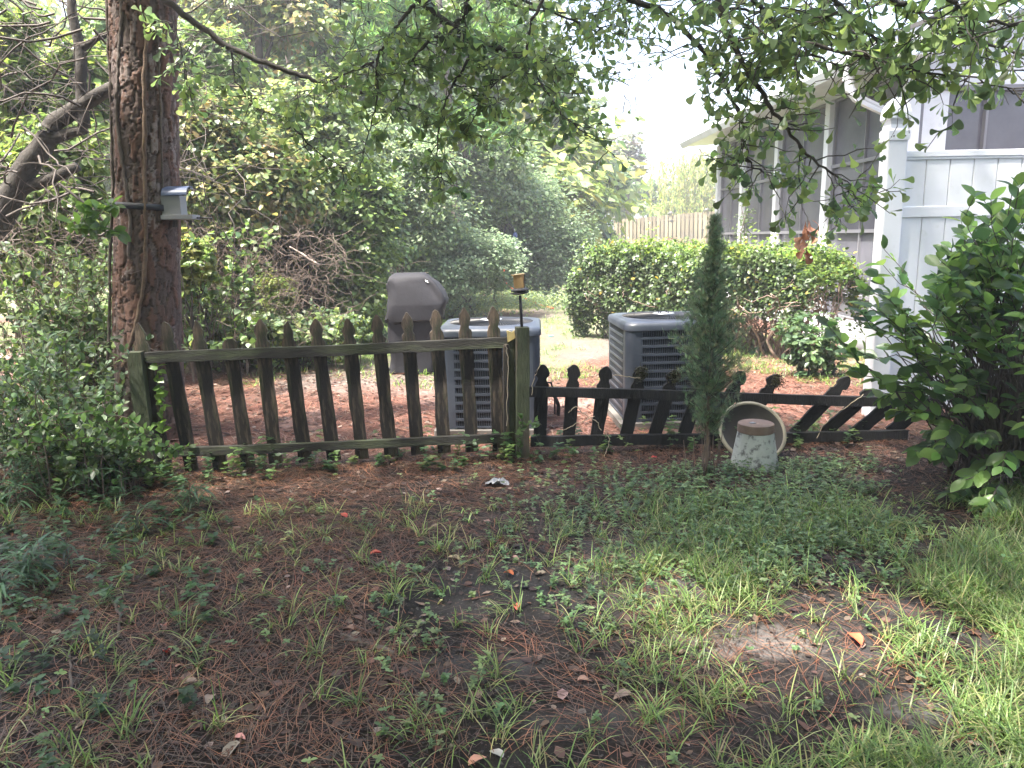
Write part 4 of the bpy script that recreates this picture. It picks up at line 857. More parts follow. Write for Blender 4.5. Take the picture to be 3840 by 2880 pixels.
# twig tangles on the bank
def tangle(name, label, boxes, n, r=(.0025, .006), m_=None, curl=.5, ln=(.4, 1.3)):
    mb = MB()
    for i in range(n):
        x0_, x1_, y0_, y1_, d0, d1 = boxes[i % len(boxes)]; a = P(RNG.uniform(x0_, x1_), RNG.uniform(y0_, y1_), RNG.uniform(d0, d1)); L_ = RNG.uniform(*ln)
        d = nrm(RNG.normal(size=3) * np.array([1, .5, 1.1])); e = a + d * L_; e[2] = max(e[2], .05); q = wander(a, e, 9, curl); q[:, 2] = np.maximum(q[:, 2], .03)
        rr_ = RNG.uniform(*r); mb.tube(q, np.linspace(rr_ * 1.3, rr_ * .6, 9), 3, cap=False)
    o = mb.build(name, m_ or M_vinestem, smooth=True); tag(o, label, 'vines', kind='stuff'); return o
tangle('vine_tangle', 'brown tangle of bare vine stems behind the left pickets', [(650, 1280, 850, 1290, 9.2, 9.9), (640, 1250, 950, 1290, 8.6, 9.3), (700, 1280, 850, 1250, 9.0, 9.5), (1200, 1500, 1000, 1280, 10.6, 11.2)], 750, (.002, .004), ln=(.25, .7))
tangle('vine_tangle', 'brown stems of the thicket left of the pine', [(0, 380, 850, 1400, 5.9, 6.8)], 200, (.0018, .0035), m_=M_vinestem, ln=(.3, .8))
tangle('hanging_vines', 'thin vines and dead twigs hanging over the crooked tree', [(-50, 900, -50, 700, 6.5, 9)], 170, (.002, .005), M_twig, .3, (.6, 2.2))
bw_ = bush('leaf_drift', 'low leafy growth at the foot of the twig tangle', 'undergrowth', 950, 1230, 9.3, 380, 70, 4200, .06, BLU + YEL[:2], T_ivy, 4, .4, stems=0, spread=.2)
bush('leaf_drift', 'low growth fringing the path below the rounded bush', 'undergrowth', 1800, 1130, 16, 420, 45, 9000, .07, BLU + YEL[:2], T_narrow, 4, .6, stems=0, spread=.2)
# fallen dead branch in tangle
db = thing('dead_branch', 'pale dead branch lying across the twig tangle', 'branch', P(1150, 960, 9.3)); mb = MB(); mb.tube(wander(P(1085, 925, 9.2), P(1195, 993, 9.2), 8, .1), np.linspace(.008, .016, 8), 7); mb.build('stem', mat('pale_wood', (.38, .31, .26), .8, var=.2), db, smooth=True)

# ------------------------------------------------------------------ hedges
def hedge(name, label, pA, pB, D0, D1, hz, thick, n, sparse, L=.055, zlo=.25):
    A = P(pA, 900, D0); B = P(pB, 900, D1); A[2] = B[2] = 0; d = B - A; Lh = np.linalg.norm(d); d /= Lh; nn = np.array([-d[1], d[0], 0])
    root = thing(name, label, 'hedge', (A + B) / 2, 'clipped hedges behind the air conditioners')
    nc = n // 9; s = RNG.uniform(-.1, Lh + .1, nc); face = RNG.random(nc)
    tz_ = RNG.random(nc) ** (.55 if sparse else .8); z = zlo + (hz - zlo) * tz_; off = np.where(face < .42, -thick / 2 + RNG.exponential(.05, nc), np.where(face < .8, RNG.uniform(-thick / 2, thick / 2, nc), thick / 2 - RNG.exponential(.05, nc)))
    topf = (face >= .42) & (face < .8); z = np.where(topf, hz - RNG.exponential(.04, nc), z)
    end = RNG.random(nc) < .1; s = np.where(end, RNG.choice([0, Lh], nc) + RNG.normal(size=nc) * .07, s)
    rd = 1 - .10 * (1 - z / hz) ** 1.5 * 3 * (0.4 if sparse else .7); off = off * rd
    bulge = .13 * (fbm2(s * 2.2, z * 3, 77) - .45) * 3; off = off + np.sign(off) * bulge; z = z + .17 * (fbm2(s * 3.1, off * 3, 78) - .45) * topf * 2 + .04 * RNG.exponential(1, nc) * topf
    endr = np.minimum(s, Lh - s); z = z - np.clip(.28 - endr, 0, .3) ** 2 * 3.0
    cpos = A + d * s[:, None] + nn * off[:, None]; cpos[:, 2] = z + hgt(cpos[:, 0], cpos[:, 1])
    outv = nrm(nn * np.where(topf, 0, np.sign(off))[:, None] * 1.0 + np.array([0, 0, 1]) * np.where(topf, 1., .45)[:, None])
    k = RNG.integers(0, nc, n); pos = cpos[k] + RNG.normal(size=(n, 3)) * .042
    ax = nrm(outv[k] * .55 + rdir(n) * .9); nm = nrm(outv[k] + [0, 0, .4] + rdir(n) * .6)
    lum = np.clip(.55 + .65 * (z / hz) ** 3, .5, 1.2)
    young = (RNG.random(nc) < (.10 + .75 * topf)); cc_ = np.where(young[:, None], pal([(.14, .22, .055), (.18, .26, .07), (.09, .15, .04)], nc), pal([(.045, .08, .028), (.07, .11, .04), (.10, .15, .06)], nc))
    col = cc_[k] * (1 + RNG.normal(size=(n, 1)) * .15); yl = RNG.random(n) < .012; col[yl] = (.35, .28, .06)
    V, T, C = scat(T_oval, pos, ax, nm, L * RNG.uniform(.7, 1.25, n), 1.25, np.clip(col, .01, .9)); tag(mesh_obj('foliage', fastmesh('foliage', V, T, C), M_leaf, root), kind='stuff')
    mb = MB(); ns = 70 if sparse else 46
    for i in range(ns):
        s0 = RNG.uniform(.1, Lh - .1); b = A + d * s0 + nn * RNG.normal() * thick * .15; b[2] = zc(b) - .02; e = b + d * RNG.normal() * .35 + nn * RNG.uniform(-thick / 2, thick / 2) + np.array([0, 0, hz * RNG.uniform(.55, .85)])
        q = wander(b, e, 10, .6); mb.tube(q, np.linspace(RNG.uniform(.010, .022), .005, 10), 6)
        for j in range(4): s_ = q[RNG.integers(3, 9)]; e2 = s_ + RNG.normal(size=3) * .22 + [0, 0, .12]; mb.tube(wander(s_, e2, 6, .5), np.linspace(.006, .003, 6), 4, cap=False)
    mb.build('stem', mat('hedge_stem', (.20, .14, .11), .85, var=.35, vscale=12), root, smooth=True); return root
hedge('hedge', 'clipped green hedge, dense to the ground, left of the evergreen sapling', 2265, 2660, 12.2, 10.8, 1.27, 1.35, 26000, False, zlo=.12)
hedge('hedge', 'clipped hedge with bare crooked stems in front of the sunroom screens', 2690, 3110, 10.7, 9.2, 1.25, 1.2, 17000, True, zlo=.5)
# shrub strays in front of the sunroom
bush('small_shrub', 'loose leafy shoots below the clipped hedge by the vinyl post', 'shrub', 3060, 1290, 8.2, 130, 150, 1300, .075, [(.08, .14, .07), (.05, .10, .04), (.11, .17, .06)], T_oval, 6, .7, stems=10, spread=.2)
bush('nandina_shrub', 'feathery shrub with pinkish tips above the far side of the hedge', 'shrub', 2440, 935, 15.5, 160, 45, 3200, .05, [(.10, .17, .09), (.14, .2, .10), (.3, .17, .10)], T_narrow, 6, .7, stems=14, Wd=2.0, spread=.12)
bush('creeping_vine', 'thin vine climbing the sunroom corner screens', 'vine', 2790, 850, 13.6, 35, 130, 420, .05, [(.10, .17, .06), (.14, .2, .08)], T_narrow, 3, .5, stems=4, Wd=1.6, ground=False)

# ------------------------------------------------------------------ evergreen sapling
sb0 = G(2645, 1782); SD = sb0[1]; sap = thing('evergreen_sapling', 'narrow feathery evergreen sapling in front of the black pickets', 'tree', sb0)
axl = pl([(2645, 1790), (2655, 1600), (2660, 1400), (2668, 1200), (2675, 1050), (2680, 900), (2682, 832)], SD); axl[0][2] = -.01; axl = smooth_line(axl, 5, .003)
mb = MB(); mb.tube(axl, np.linspace(.014, .003, len(axl)), 7); mb.build('trunk', mat('sapling_bark', (.16, .11, .085), .85, var=.3, vscale=20), sap, smooth=True)
mb = MB(); sp_t = []; sp_d = []; sp_s = []; zmax = axl[-1][2]
for i in range(330):
    f = RNG.random() ** .8; z = .22 + (zmax - .22) * f; c = np.array([np.interp(z, axl[:, 2], axl[:, j]) for j in range(3)]); px_w = np.interp(f, [0, .12, .3, .48, .62, .8, 1], [.10, .165, .215, .175, .115, .06, .008])
    a = RNG.uniform(0, 2 * math.pi); rad = px_w * RNG.uniform(.35, 1.4); e = c + np.array([math.cos(a) * rad, math.sin(a) * rad, rad * .75 + .02]); q = wander(c, e, 6, .15); mb.tube(q, np.linspace(.0035, .0012, 6), 4, cap=False)
    for j in range(26):
        t = RNG.uniform(.25, 1); p = q[0] + (q[-1] - q[0]) * t + RNG.normal(size=3) * .016; sp_t.append(p); sp_s.append(.45 + .55 * min(1, px_w / .16)); sp_d.append(nrm(nrm(e - c) * .5 + [0, 0, .45] + RNG.normal(size=3) * .45))
mb.build('branch', M_twig, sap, smooth=True)
fr = []; 
for i in range(7): a = (i - 3) * .22; L_ = 1 - abs(i - 3) * .13; s_ = .12 * abs(i - 3); fr.append([(math.sin(a) * s_, s_ * .9, 0), (math.sin(a) * L_ + .035, L_ * math.cos(a), .03), (math.sin(a) * L_ * .5 - .03, .5 * L_ * math.cos(a), -.02)])
tv = np.array([v for t in fr for v in t]); tf = np.arange(21).reshape(7, 3); sp_t = np.array(sp_t); sp_d = np.array(sp_d); n = len(sp_t)
V, T, C = scat((tv, tf), sp_t, sp_d, rdir(n), RNG.uniform(.03, .068, n) * np.array(sp_s), 1.3, pal([(.10, .165, .09), (.13, .205, .11), (.17, .25, .13), (.075, .12, .075), (.19, .21, .12)], n, jit=.2))
tag(mesh_obj('foliage', fastmesh('foliage', V, T, C), M_leaf, sap), kind='stuff')
mb = MB()
for i in range(16): b = sb0 + RNG.normal(size=3) * [.05, .04, 0]; b[2] = zc(b); mb.tube(wander(b, b + [RNG.normal() * .03, RNG.normal() * .03, RNG.uniform(.2, .38)], 6, .1), .0028, 4, cap=False)
mb.build('sucker', M_vinestem, sap, smooth=True)

# ------------------------------------------------------------------ single-leaf meshes shared by big leaves
def leaf_mesh(tmpl, col, L, Wd=1.0, rs=None, curl=0.0):
    v, t = tmpl; v = v.copy() * np.array([Wd, 1, 1]); v[:, 2] += curl * np.sin(v[:, 1] * 3) * .3; v *= L
    C = np.tile(col, (len(v), 1)); return fastmesh('leaf', v, t, C)
def place_leaves(root, pos, ax, nm, L, meshes, Lref, limit, colsrc, tmpl, Wd, name='leaf', stuffname='foliage', m_=None, key=None):
    order = np.argsort(key if key is not None else np.linalg.norm(pos - [0, 0, EYE], axis=1) / L); single, rest = order[:limit], order[limit:]
    y = nrm(ax); x = nrm(np.cross(y, nm)); z = np.cross(x, y)
    for i in single:
        me = meshes[RNG.integers(len(meshes))]; s_ = L[i] / Lref; M4 = frame(pos[i], x[i] * s_, y[i] * s_, z[i] * s_); mesh_obj(name, me, m_ or M_gloss, root, M4)
    if len(rest):
        V, T, C = scat(tmpl, pos[rest], ax[rest], nm[rest], L[rest], Wd, pal(colsrc, len(rest))); tag(mesh_obj(stuffname, fastmesh(stuffname, V, T, C), m_ or M_gloss, root), kind='stuff')
# ------------------------------------------------------------------ big shrub at the right
SB = np.array([3.05, 4.55, 0]); SB[2] = zc(SB); shr = thing('viburnum_shrub', 'large glossy leaved shrub at the right, spilling over the sagging fence', 'shrub', SB)
Dp = [.020, .05, .016]
tips = [(3110, 1225, 4.3), (3240, 1180, 4.4), (3200, 1380, 4.3), (3330, 1120, 4.4), (3390, 1230, 4.2), (3480, 1130, 4.4), (3560, 960, 4.5), (3620, 900, 4.6), (3700, 960, 4.3), (3800, 700, 4.5), (3760, 850, 4.5), (3690, 860, 4.6), (3830, 820, 4.3), (3560, 1420, 4.1), (3620, 1380, 4.1), (3480, 1330, 4.2),
        (3540, 1460, 4.0), (3640, 1520, 4.0), (3430, 1290, 4.3), (3650, 1120, 4.2), (3780, 1050, 4.2), (3520, 1060, 4.4), (3600, 1240, 4.2), (3720, 1260, 4.1), (3300, 1420, 4.4), (3380, 1500, 4.4), (3450, 1550, 4.3), (3560, 1620, 4.1), (3680, 1640, 4.0), (3520, 1700, 4.2), (3620, 1800, 4.0), (3760, 1750, 3.9), (3700, 1900, 3.9), (3820, 1950, 3.8), (3560, 1850, 4.1), (3430, 1690, 4.3)]
tipP = [P(*t) for t in tips]
for i in range(330):
    d = rdir(1)[0]; c = SB + np.array([.1, 0, .95]); p = c + d * np.array([1.08, .85, .95]) * RNG.uniform(.45, 1.02)
    if p[2] > .12: tipP.append(p)
mb = MB(); lp = []; la = []; ln_ = []; LL = []
for ti, tp in enumerate(tipP):
    b = SB + np.array([RNG.normal() * .12, RNG.normal() * .12, -.02]); q = wander(b, tp, 12, .25, sag=-.12)
    mb.tube(q, np.linspace(.011, .0022, 12) if ti % 3 == 0 else np.linspace(.006, .002, 12), 5, cap=False); dr = nrm(q[-1] - q[-3])
    for j in range(11 if ti < 36 else 9):
        t = 1 - (j // 2) * .055; i0 = t * 11; p = np.array([np.interp(i0, range(12), q[:, k]) for k in range(3)]) if j else q[-1]
        sidev = nrm(np.cross(dr, [0, 0, 1])) * (1 if j % 2 else -1); ax = nrm(dr * .7 + sidev * RNG.uniform(.3, 1.1) + RNG.normal(size=3) * .3 + [0, 0, .12 if tp[2] > .7 else -.35])
        lp.append(p); la.append(ax); ln_.append(nrm(np.array([0, -.35, 1.0]) + RNG.normal(size=3) * .35)); LL.append(RNG.uniform(.07, .125))
mb.build('stem', M_twig, shr, smooth=True)
greens = [(.06, .12, .035), (.09, .165, .045), (.12, .21, .06), (.05, .10, .04), (.16, .26, .075), (.07, .13, .055)]
T_vib = leaf_t([(.14, .12), (.25, .38), (.26, .6), (.14, .86)], fold=.16, droop=.15)
VM = [leaf_mesh(T_vib, c, .1, w_, curl=cu) for c in greens for w_, cu in ((1.0, .1), (1.2, -.15))]
place_leaves(shr, np.array(lp), np.array(la), np.array(ln_), np.array(LL), VM, .1, 290, greens, T_vib, 1.1)

# ------------------------------------------------------------------ oak with overhanging branches
OT = np.array([3.6, -1.6, 0]); oak = thing('oak_tree', 'oak tree whose drooping leafy branches overhang the yard from above', 'tree', OT)
mb = MB(); mb.tube(wander(OT - [0, 0, .1], OT + [-.2, .3, 5.5], 10, .05), np.linspace(.3, .2, 10), 14); mb.build('trunk', mat('oak_bark', (.13, .11, .095), .9, var=.35, vscale=9, bump=1), oak, smooth=True)
crot = OT + np.array([-.2, .3, 5.0]); lines = []
def branch(pts, D0, D1, r0, r1, name='branch', n=None):
    q = smooth_line(pl(pts, D0, D1), 5, .004); mb = MB(); mb.tube(q, np.linspace(r0, r1, len(q)), 7, cap=False); mb.build(name, M_oaktwig, oak, smooth=True); lines.append((q, r0)); return q
M_oaktwig = mat('oak_twig', (.055, .047, .042), .85, var=.35, vscale=20, bump=.6, bscale=60)
k_ = lambda L_: [(x * .6027 + 1100, y * .6027) for x, y in L_]
b1 = branch([(560, -60), (620, 0), (730, 90), (868, 182), (972, 226), (1111, 278), (1215, 312), (1370, 350)], 4.6, 4.6, .022, .010)
b2 = branch(k_([(700, -110), (800, 0), (975, 165), (1125, 280), (1290, 300), (1450, 385), (1640, 420)]), 3.9, 4.1, .024, .007)
branch(k_([(750, 20), (670, 130), (560, 280), (515, 380), (520, 640), (460, 850), (400, 1120)]), 3.9, 4.0, .010, .002)
branch(k_([(965, 170), (830, 260), (700, 430), (660, 620), (590, 760)]), 3.9, 3.9, .009, .002)
branch(k_([(1115, 290), (1060, 430), (950, 600), (900, 830), (895, 960), (940, 1130)]), 4.0, 4.0, .008, .002)
branch(k_([(1560, -30), (1450, 230), (1450, 380), (1520, 480), (1640, 680), (1760, 790), (1990, 950)]), 3.7, 3.9, .008, .002)
branch(k_([(1275, 320), (1220, 520), (1120, 720)]), 4.0, 4.0, .005, .002)
branch(k_([(1450, 390), (1250, 500), (1110, 760)]), 4.0, 4.0, .005, .002)
branch(k_([(510, 385), (360, 440), (200, 520), (0, 600)]), 3.9, 4.1, .006, .002)
branch(k_([(1090, 0), (1060, 100), (1000, 170)]), 3.9, 3.9, .011, .010)
branch([(1100, 480), (1180, 560), (1250, 610), (1310, 640)], 4.0, 4.0, .004, .0015)
branch([(640, 60), (680, 180), (700, 280), (720, 380)], 4.4, 4.4, .005, .002)
branch([(868, 182), (880, 300), (960, 410), (1060, 440)], 4.4, 4.4, .006, .002)
k3 = lambda L_: [(x * .696 + 2300, y * .696) for x, y in L_]
branch(k3([(-60, -90), (90, 0), (270, 60), (430, 200), (590, 410), (690, 640), (705, 760), (740, 900), (830, 940)]), 3.2, 3.2, .014, .002)
branch(k3([(560, -50), (600, 130), (640, 230), (740, 420), (850, 580), (930, 700), (1080, 860), (1230, 980), (1290, 1050)]), 3.0, 3.0, .014, .002)
branch(k3([(740, -40), (800, 60), (900, 150), (1000, 250), (1150, 330), (1300, 400)]), 2.9, 3.0, .010, .002)
branch(k3([(1150, -60), (1250, 60), (1400, 200), (1480, 300), (1500, 380)]), 2.7, 2.8, .009, .002)
branch(k3([(1400, -60), (1600, 60), (1800, 150), (2000, 230), (2230, 300)]), 2.5, 2.6, .010, .003)
branch(k3([(1000, 230), (1200, 260), (1450, 330), (1650, 380), (1900, 420), (2200, 480)]), 2.7, 2.6, .007, .002)
branch(k3([(1750, -40), (1900, 60), (2050, 120), (2240, 140)]), 2.4, 2.4, .008, .003)
branch(k3([(350, -40), (500, 30), (760, 60), (1000, 60), (1300, 20)]), 3.3, 3.2, .008, .003)
branch([(1900, -30), (2100, 60), (2250, 110), (2400, 60)], 4.2, 4.4, .008, .002)
branch([(1700, -60), (1950, 30), (2200, 60), (2420, 20)], 4.6, 4.6, .008, .002)
# limbs that carry them, out of the frame
mb = MB()
for e in (b1[0], b2[0], lines[13][0][0], lines[14][0][0], lines[17][0][0], lines[21][0][0]): q = wander(crot, e + [0, 0, .05], 12, .1, sag=-.4); mb.tube(q, np.linspace(.11, .016, 12), 9, cap=False)
mb.build('limb', M_oaktwig, oak, smooth=True)
# twigs + leaves
tw = MB(); op = []; oa = []; on = []; oL = []
def twig(s_, d, L_, nl, lf=.062):
    e = s_ + d * L_; q = wander(s_, e, 6, .3, sag=.03 * L_); tw.tube(q, np.linspace(.0028, .0012, 6), 4, cap=False)
    for j in range(nl):
        t = 1 - (RNG.random() ** 1.6) * .75; p = np.array([np.interp(t * 5, range(6), q[:, i]) for i in range(3)]); ax = nrm(d * .4 + RNG.normal(size=3) * .75 + [0, 0, -.45])
        op.append(p); oa.append(ax); on.append(nrm(RNG.normal(size=3) * .9 + [0, -.5, .35])); oL.append(lf * RNG.uniform(.6, 1.25))
for li, (q, r0) in enumerate(lines):
    right = li >= 13 and li <= 20; nt_ = int(len(q) * (1.15 if right else 1.3)); st = 0 if li not in (0, 1) else (.25 if li == 1 else .7)
    if li in (0,): nt_ = 10
    for i in range(nt_):
        t = RNG.uniform(st, 1); p = np.array([np.interp(t * (len(q) - 1), range(len(q)), q[:, k]) for k in range(3)]); d = nrm(RNG.normal(size=3) * np.array([1, .7, .6]) + [0, 0, -.35])
        twig(p, d, RNG.uniform(.08, .26), RNG.integers(7, 12), .058 if not right else .054)
    twig(q[-1], nrm(q[-1] - q[-4]), .06, 9)
def region(x0, x1, y0, y1, D0, D1, n, lf, fn=None):
    m_ = 0
    while m_ < n:
        x, y = RNG.uniform(x0, x1), RNG.uniform(y0, y1)
        if fn and not fn(x, y): continue
        p = P(x, y, RNG.uniform(D0, D1)); twig(p, nrm(RNG.normal(size=3) + [0, 0, -.2]), RNG.uniform(.1, .25), RNG.integers(8, 12), lf); m_ += 1
region(1250, 2430, -80, 560, 3.9, 4.8, 120, .055, lambda x, y: y < 560 - abs(x - 1950) * .28 and (x < 2330 or y < 420) and RNG.random() < 1.1 - y / 700)
region(2050, 2450, -60, 500, 4.0, 4.8, 34, .055, lambda x, y: y < 480 - (x - 2050) * .35)
region(2620, 3900, -80, 330, 2.6, 3.3, 100, .050, lambda x, y: y < 80 + 150 * noise2(x / 160., 3.3) + (150 if 2700 < x < 3000 else 0) and x > 2560 + y * .6)
region(2700, 2960, 200, 620, 3.0, 3.2, 6, .052, lambda x, y: abs((x - 2700) - (y - 200) * .5 - 40) < 90)
region(3000, 3220, 560, 780, 2.9, 3.05, 4, .058, lambda x, y: abs((x - 3000) - (y - 560)) < 60)
tw.build('twig', M_oaktwig, oak, smooth=True)
og = [(.14, .205, .085), (.18, .25, .09), (.12, .18, .08), (.22, .30, .10), (.10, .15, .075)]
OM = [leaf_mesh(T_oak, c, .06, w_, curl=cu) for c in og for w_, cu in ((1.0, .1), (1.2, -.1), (.85, .2))]
op = np.array(op); keyd = np.linalg.norm(op - [0, 0, EYE], axis=1) / np.array(oL); vd = op - [0, 0, EYE]; u_ = vd @ _r / (vd @ _d) * F + CX; v_ = -(vd @ _u) / (vd @ _d) * F + CY
keyd = keyd + 1000 * ((u_ < 0) | (u_ > 3840) | (v_ < 0))
_ok = ~(((u_ > 3060) & (u_ < 3420) & (v_ > 255) & (v_ < 560)) | ((u_ > 2330 - v_ * .1) & (u_ < 2640) & (v_ > 120) & (v_ < 640))); _k = np.where(_ok | (RNG.random(len(op)) < .25))[0]
op = op[_k]; oa = np.array(oa)[_k]; on = np.array(on)[_k]; oL = np.array(oL)[_k]; keyd = keyd[_k]
place_leaves(oak, op, np.array(oa), np.array(on), np.array(oL), OM, .06, 290, og, T_oak, 1.05, key=keyd)
# unseen crown above and behind the camera, added and gapped to shade foreground
lob = [((x + RNG.normal() * .35, y + RNG.normal() * .35, RNG.uniform(4.6, 6.6)), (1.15, 1.15, .7)) for x in np.arange(-9, 2.7, 1.45) for y in np.arange(-7, 5.6, 1.45) if math.hypot(x + .6, y - 1.2) > 1.0]
pos, out, k = lumps(lob, 42000, shell=.9, spread=.3); pos[:, 2] = np.maximum(pos[:, 2], 3.9 + np.maximum(pos[:, 1], 0) * .2); V, T, C = leaves_on(pos, out, k, T_dia, .2, og); tag(mesh_obj('crown', fastmesh('crown', V, T, C), M_leaf, oak), kind='stuff')
# cluster of dead leaves hanging by the sunroom
dl = thing('dead_leaf_spray', 'hanging spray of dead orange brown leaves before the sunroom screen', 'leaves', P(3030, 880, 5.0)); mb = MB(); q = pl([(3010, 780), (3030, 810), (3028, 900), (3015, 980)], 5.0); mb.tube(smooth_line(q), .0022, 5, cap=False); mb.tube(wander(P(3018, 600, 4.8), P(3010, 790, 5.0), 8, .1), .0018, 4, cap=False); mb.build('twig', M_twig, dl, smooth=True)
DM = [leaf_mesh(T_oak, c, .1, 1.1, curl=.6) for c in ((.30, .13, .07), (.22, .10, .06), (.35, .18, .10))]
for i in range(17): t = RNG.random(); p = P(3030 + RNG.normal() * 10 - 15 * t, 815 + 165 * t, 5.0); ax = nrm([RNG.normal() * .6, RNG.normal() * .4, -1]); n_ = nrm(RNG.normal(size=3)); x = nrm(np.cross(ax, n_)); mesh_obj('leaf', DM[i % 3], M_dry, dl, frame(p, x * .9, ax * .9, np.cross(x, ax) * .9))

# ------------------------------------------------------------------ ground litter and plants
def pts_in(n, x0, x1, y0, y1, fn):
    out = []; m_ = 0
    while m_ < n:
        x = RNG.uniform(x0, x1, n * 2); y = RNG.uniform(y0, y1, n * 2); k = RNG.random(n * 2) < fn(x, y); q = np.stack([x[k], y[k]], 1); out.append(q); m_ += len(q)
    return np.concatenate(out)[:n]
def infov(x, y): return (np.abs(x) < .74 * y + .35) & (y > 1.35)
def lay(xy, lift=.0): return np.stack([xy[:, 0], xy[:, 1], hgt(xy[:, 0], xy[:, 1]) + lift], 1)
def needle_t(bend):
    V = []; 
    for i in range(5): t = i / 4; V += [(-.5, t, 0), (.5, t, 0)]
    V = np.array(V, float); V[:, 0] += 0; T = []
    for i in range(4): a = 2 * i; T += [(a, a + 1, a + 3), (a, a + 3, a + 2)]
    return V, np.array(T)
def needles(name, label, n, fn, box, Lr, w_, colors, lift):
    xy = pts_in(n, *box, fn); pos = lay(xy); parts = []
    flow = np.pi * fbm2(xy[:, 0] * .8, xy[:, 1] * .8, 91) * 2 - 1.2; ang_ = flow + RNG.normal(size=n) * .75; ang_ = np.where(RNG.random(n) < .25, RNG.uniform(0, 6.28, n), ang_)
    ax = np.stack([np.cos(ang_), np.sin(ang_), RNG.normal(size=n) * .07], 1); L_ = RNG.uniform(*Lr, n); bend = RNG.normal(size=n) * .11
    tv, tf = needle_t(0); y = nrm(ax); x = nrm(np.cross(y, [0, 0, 1.])); z = np.cross(x, y)
    t = tv[:, 1][None]; sx = bend[:, None] * (t * t - t); V = pos[:, None] + (y[:, None] * tv[None, :, 1:2] + x[:, None] * sx[..., None] * 1.6) * L_[:, None, None] + x[:, None] * tv[None, :, 0:1] * w_
    g_ = hgt(V[..., 0], V[..., 1]); V[..., 2] = np.maximum(V[..., 2] * .3 + g_ * .7, g_) + .003 + RNG.random(n)[:, None] * lift
    T = tf[None] + (np.arange(n) * 10)[:, None, None]; C = np.repeat(pal(colors, n), 10, axis=0)
    o = mesh_obj(name, fastmesh(name, V.reshape(-1, 3), T.reshape(-1, 3), C), M_needle); tag(o, label, 'pine straw', kind='stuff')
fy_ = lambda x: 5.0 + .16 * (x + 1.5)
needles('pine_straw', 'rusty brown pine needles strewn over the dark soil in front of the fence', 30000, lambda x, y: infov(x, y) * (y < fy_(x) + .3) * np.clip(straw_mask(x, y) * 1.0 + .06 + .35 * (y > 4.2), 0, 1), (-4, 4.2, 1.35, 6), (.10, .19), .0022, [(.115, .045, .022), (.16, .06, .028), (.06, .032, .02), (.22, .10, .052), (.04, .027, .02), (.11, .072, .05)], .018)
needles('pine_straw', 'paler reddish pine straw bed behind the picket fence', 15000, lambda x, y: infov(x, y) * (y > fy_(x) + .1) * (1 - .75 * sand_mask(x, y)) * np.where(y > 9.5, .25, 1), (-4.2, 5, 4.6, 12.5), (.12, .24), .0042, [(.20, .082, .052), (.26, .115, .075), (.14, .06, .038), (.20, .13, .10)], .03)
xy = pts_in(14000, -4.2, 4.6, 1.35, 9, lambda x, y: infov(x, y) * np.clip(.35 + .6 * (y > 4.4) - .25 * grass_mask(x, y), 0, 1)); n = len(xy)
V, T, C = scat(T_dead, lay(xy, .006), nrm(np.stack([RNG.normal(size=n), RNG.normal(size=n), np.zeros(n)], 1)), nrm(rdir(n) * .35 + [0, 0, 1]), RNG.uniform(.012, .055, n), RNG.uniform(.7, 1.2, n), pal([(.06, .035, .026), (.10, .06, .045), (.04, .026, .02), (.17, .12, .09), (.08, .038, .024), (.28, .22, .18)], n, [.22, .22, .2, .12, .18, .06]))
tag(mesh_obj('leaf_litter', fastmesh('leaf_litter', V, T, C), M_dry), 'small brown dead leaves scattered over the soil and pine straw', 'leaf litter', kind='stuff')
# soil crumbs
xy = pts_in(80000, -3.5, 4, 1.35, 5.4, lambda x, y: infov(x, y) * 1.0); n = len(xy); tet = (np.array([(-.5, -.3, 0), (.5, -.3, 0), (0, .6, 0), (0, 0, .5)]), np.array([(0, 1, 3), (1, 2, 3), (2, 0, 3)]))
V, T, C = scat(tet, lay(xy, -.001), nrm(np.stack([RNG.normal(size=n), RNG.normal(size=n), np.zeros(n)], 1)), np.tile([0, 0, 1.], (n, 1)), RNG.exponential(.004, n) + .003, 1, pal([(.018, .014, .012), (.035, .024, .018), (.05, .045, .042), (.014, .012, .011), (.055, .026, .017)], n)); tag(mesh_obj('soil_crumbs', fastmesh('soil_crumbs', V, T, C), M_needle), 'crumbs of dark soil on the bare ground', 'soil', kind='stuff')
# grass
BT = [blade_t(b_, 4, .5) for b_ in (.35, .6, .9, 1.2)]
def grass(name, label, ntuft, fn, box, Lr, w_, colors, per=(8, 16), lean=.7, spread=.015):
    xy = pts_in(ntuft, *box, fn); per_ = RNG.integers(*per, ntuft); k = np.repeat(np.arange(ntuft), per_); n = len(k); pos = lay(xy)[k]; pos[:, :2] += RNG.normal(size=(n, 2)) * spread; sc_ = RNG.uniform(.6, 1.25, ntuft)[k]
    a = RNG.uniform(0, 6.283, n); bias = RNG.normal(size=(ntuft, 2))[k] * .3; le = RNG.uniform(.15, lean, n) + .1; h_ = np.stack([np.cos(a) * le + bias[:, 0] * le, np.sin(a) * le + bias[:, 1] * le, np.ones(n)], 1)
    ax = nrm(h_); nm = nrm(np.array([0, 0, 1.2]) - np.stack([h_[:, 0], h_[:, 1], np.zeros(n)], 1)); nm = -nrm(np.stack([h_[:, 0], h_[:, 1], -(h_[:, 0] ** 2 + h_[:, 1] ** 2)], 1)) 
    L_ = RNG.uniform(*Lr, n) * sc_; parts = []; tk = RNG.integers(0, 4, n); col = pal(colors, n) * RNG.uniform(.8, 1.2, ntuft)[k][:, None]
    for i in range(4):
        m_ = tk == i; parts.append(scat(BT[i], pos[m_], ax[m_], nm[m_], L_[m_], w_ / L_[m_], col[m_]))
    V, T, C = join(parts); g_ = hgt(V[:, 0], V[:, 1]) + .002; V[:, 2] = np.maximum(V[:, 2], g_); o = mesh_obj(name, fastmesh(name, V, T, C), M_leaf); tag(o, label, 'grass', kind='stuff')
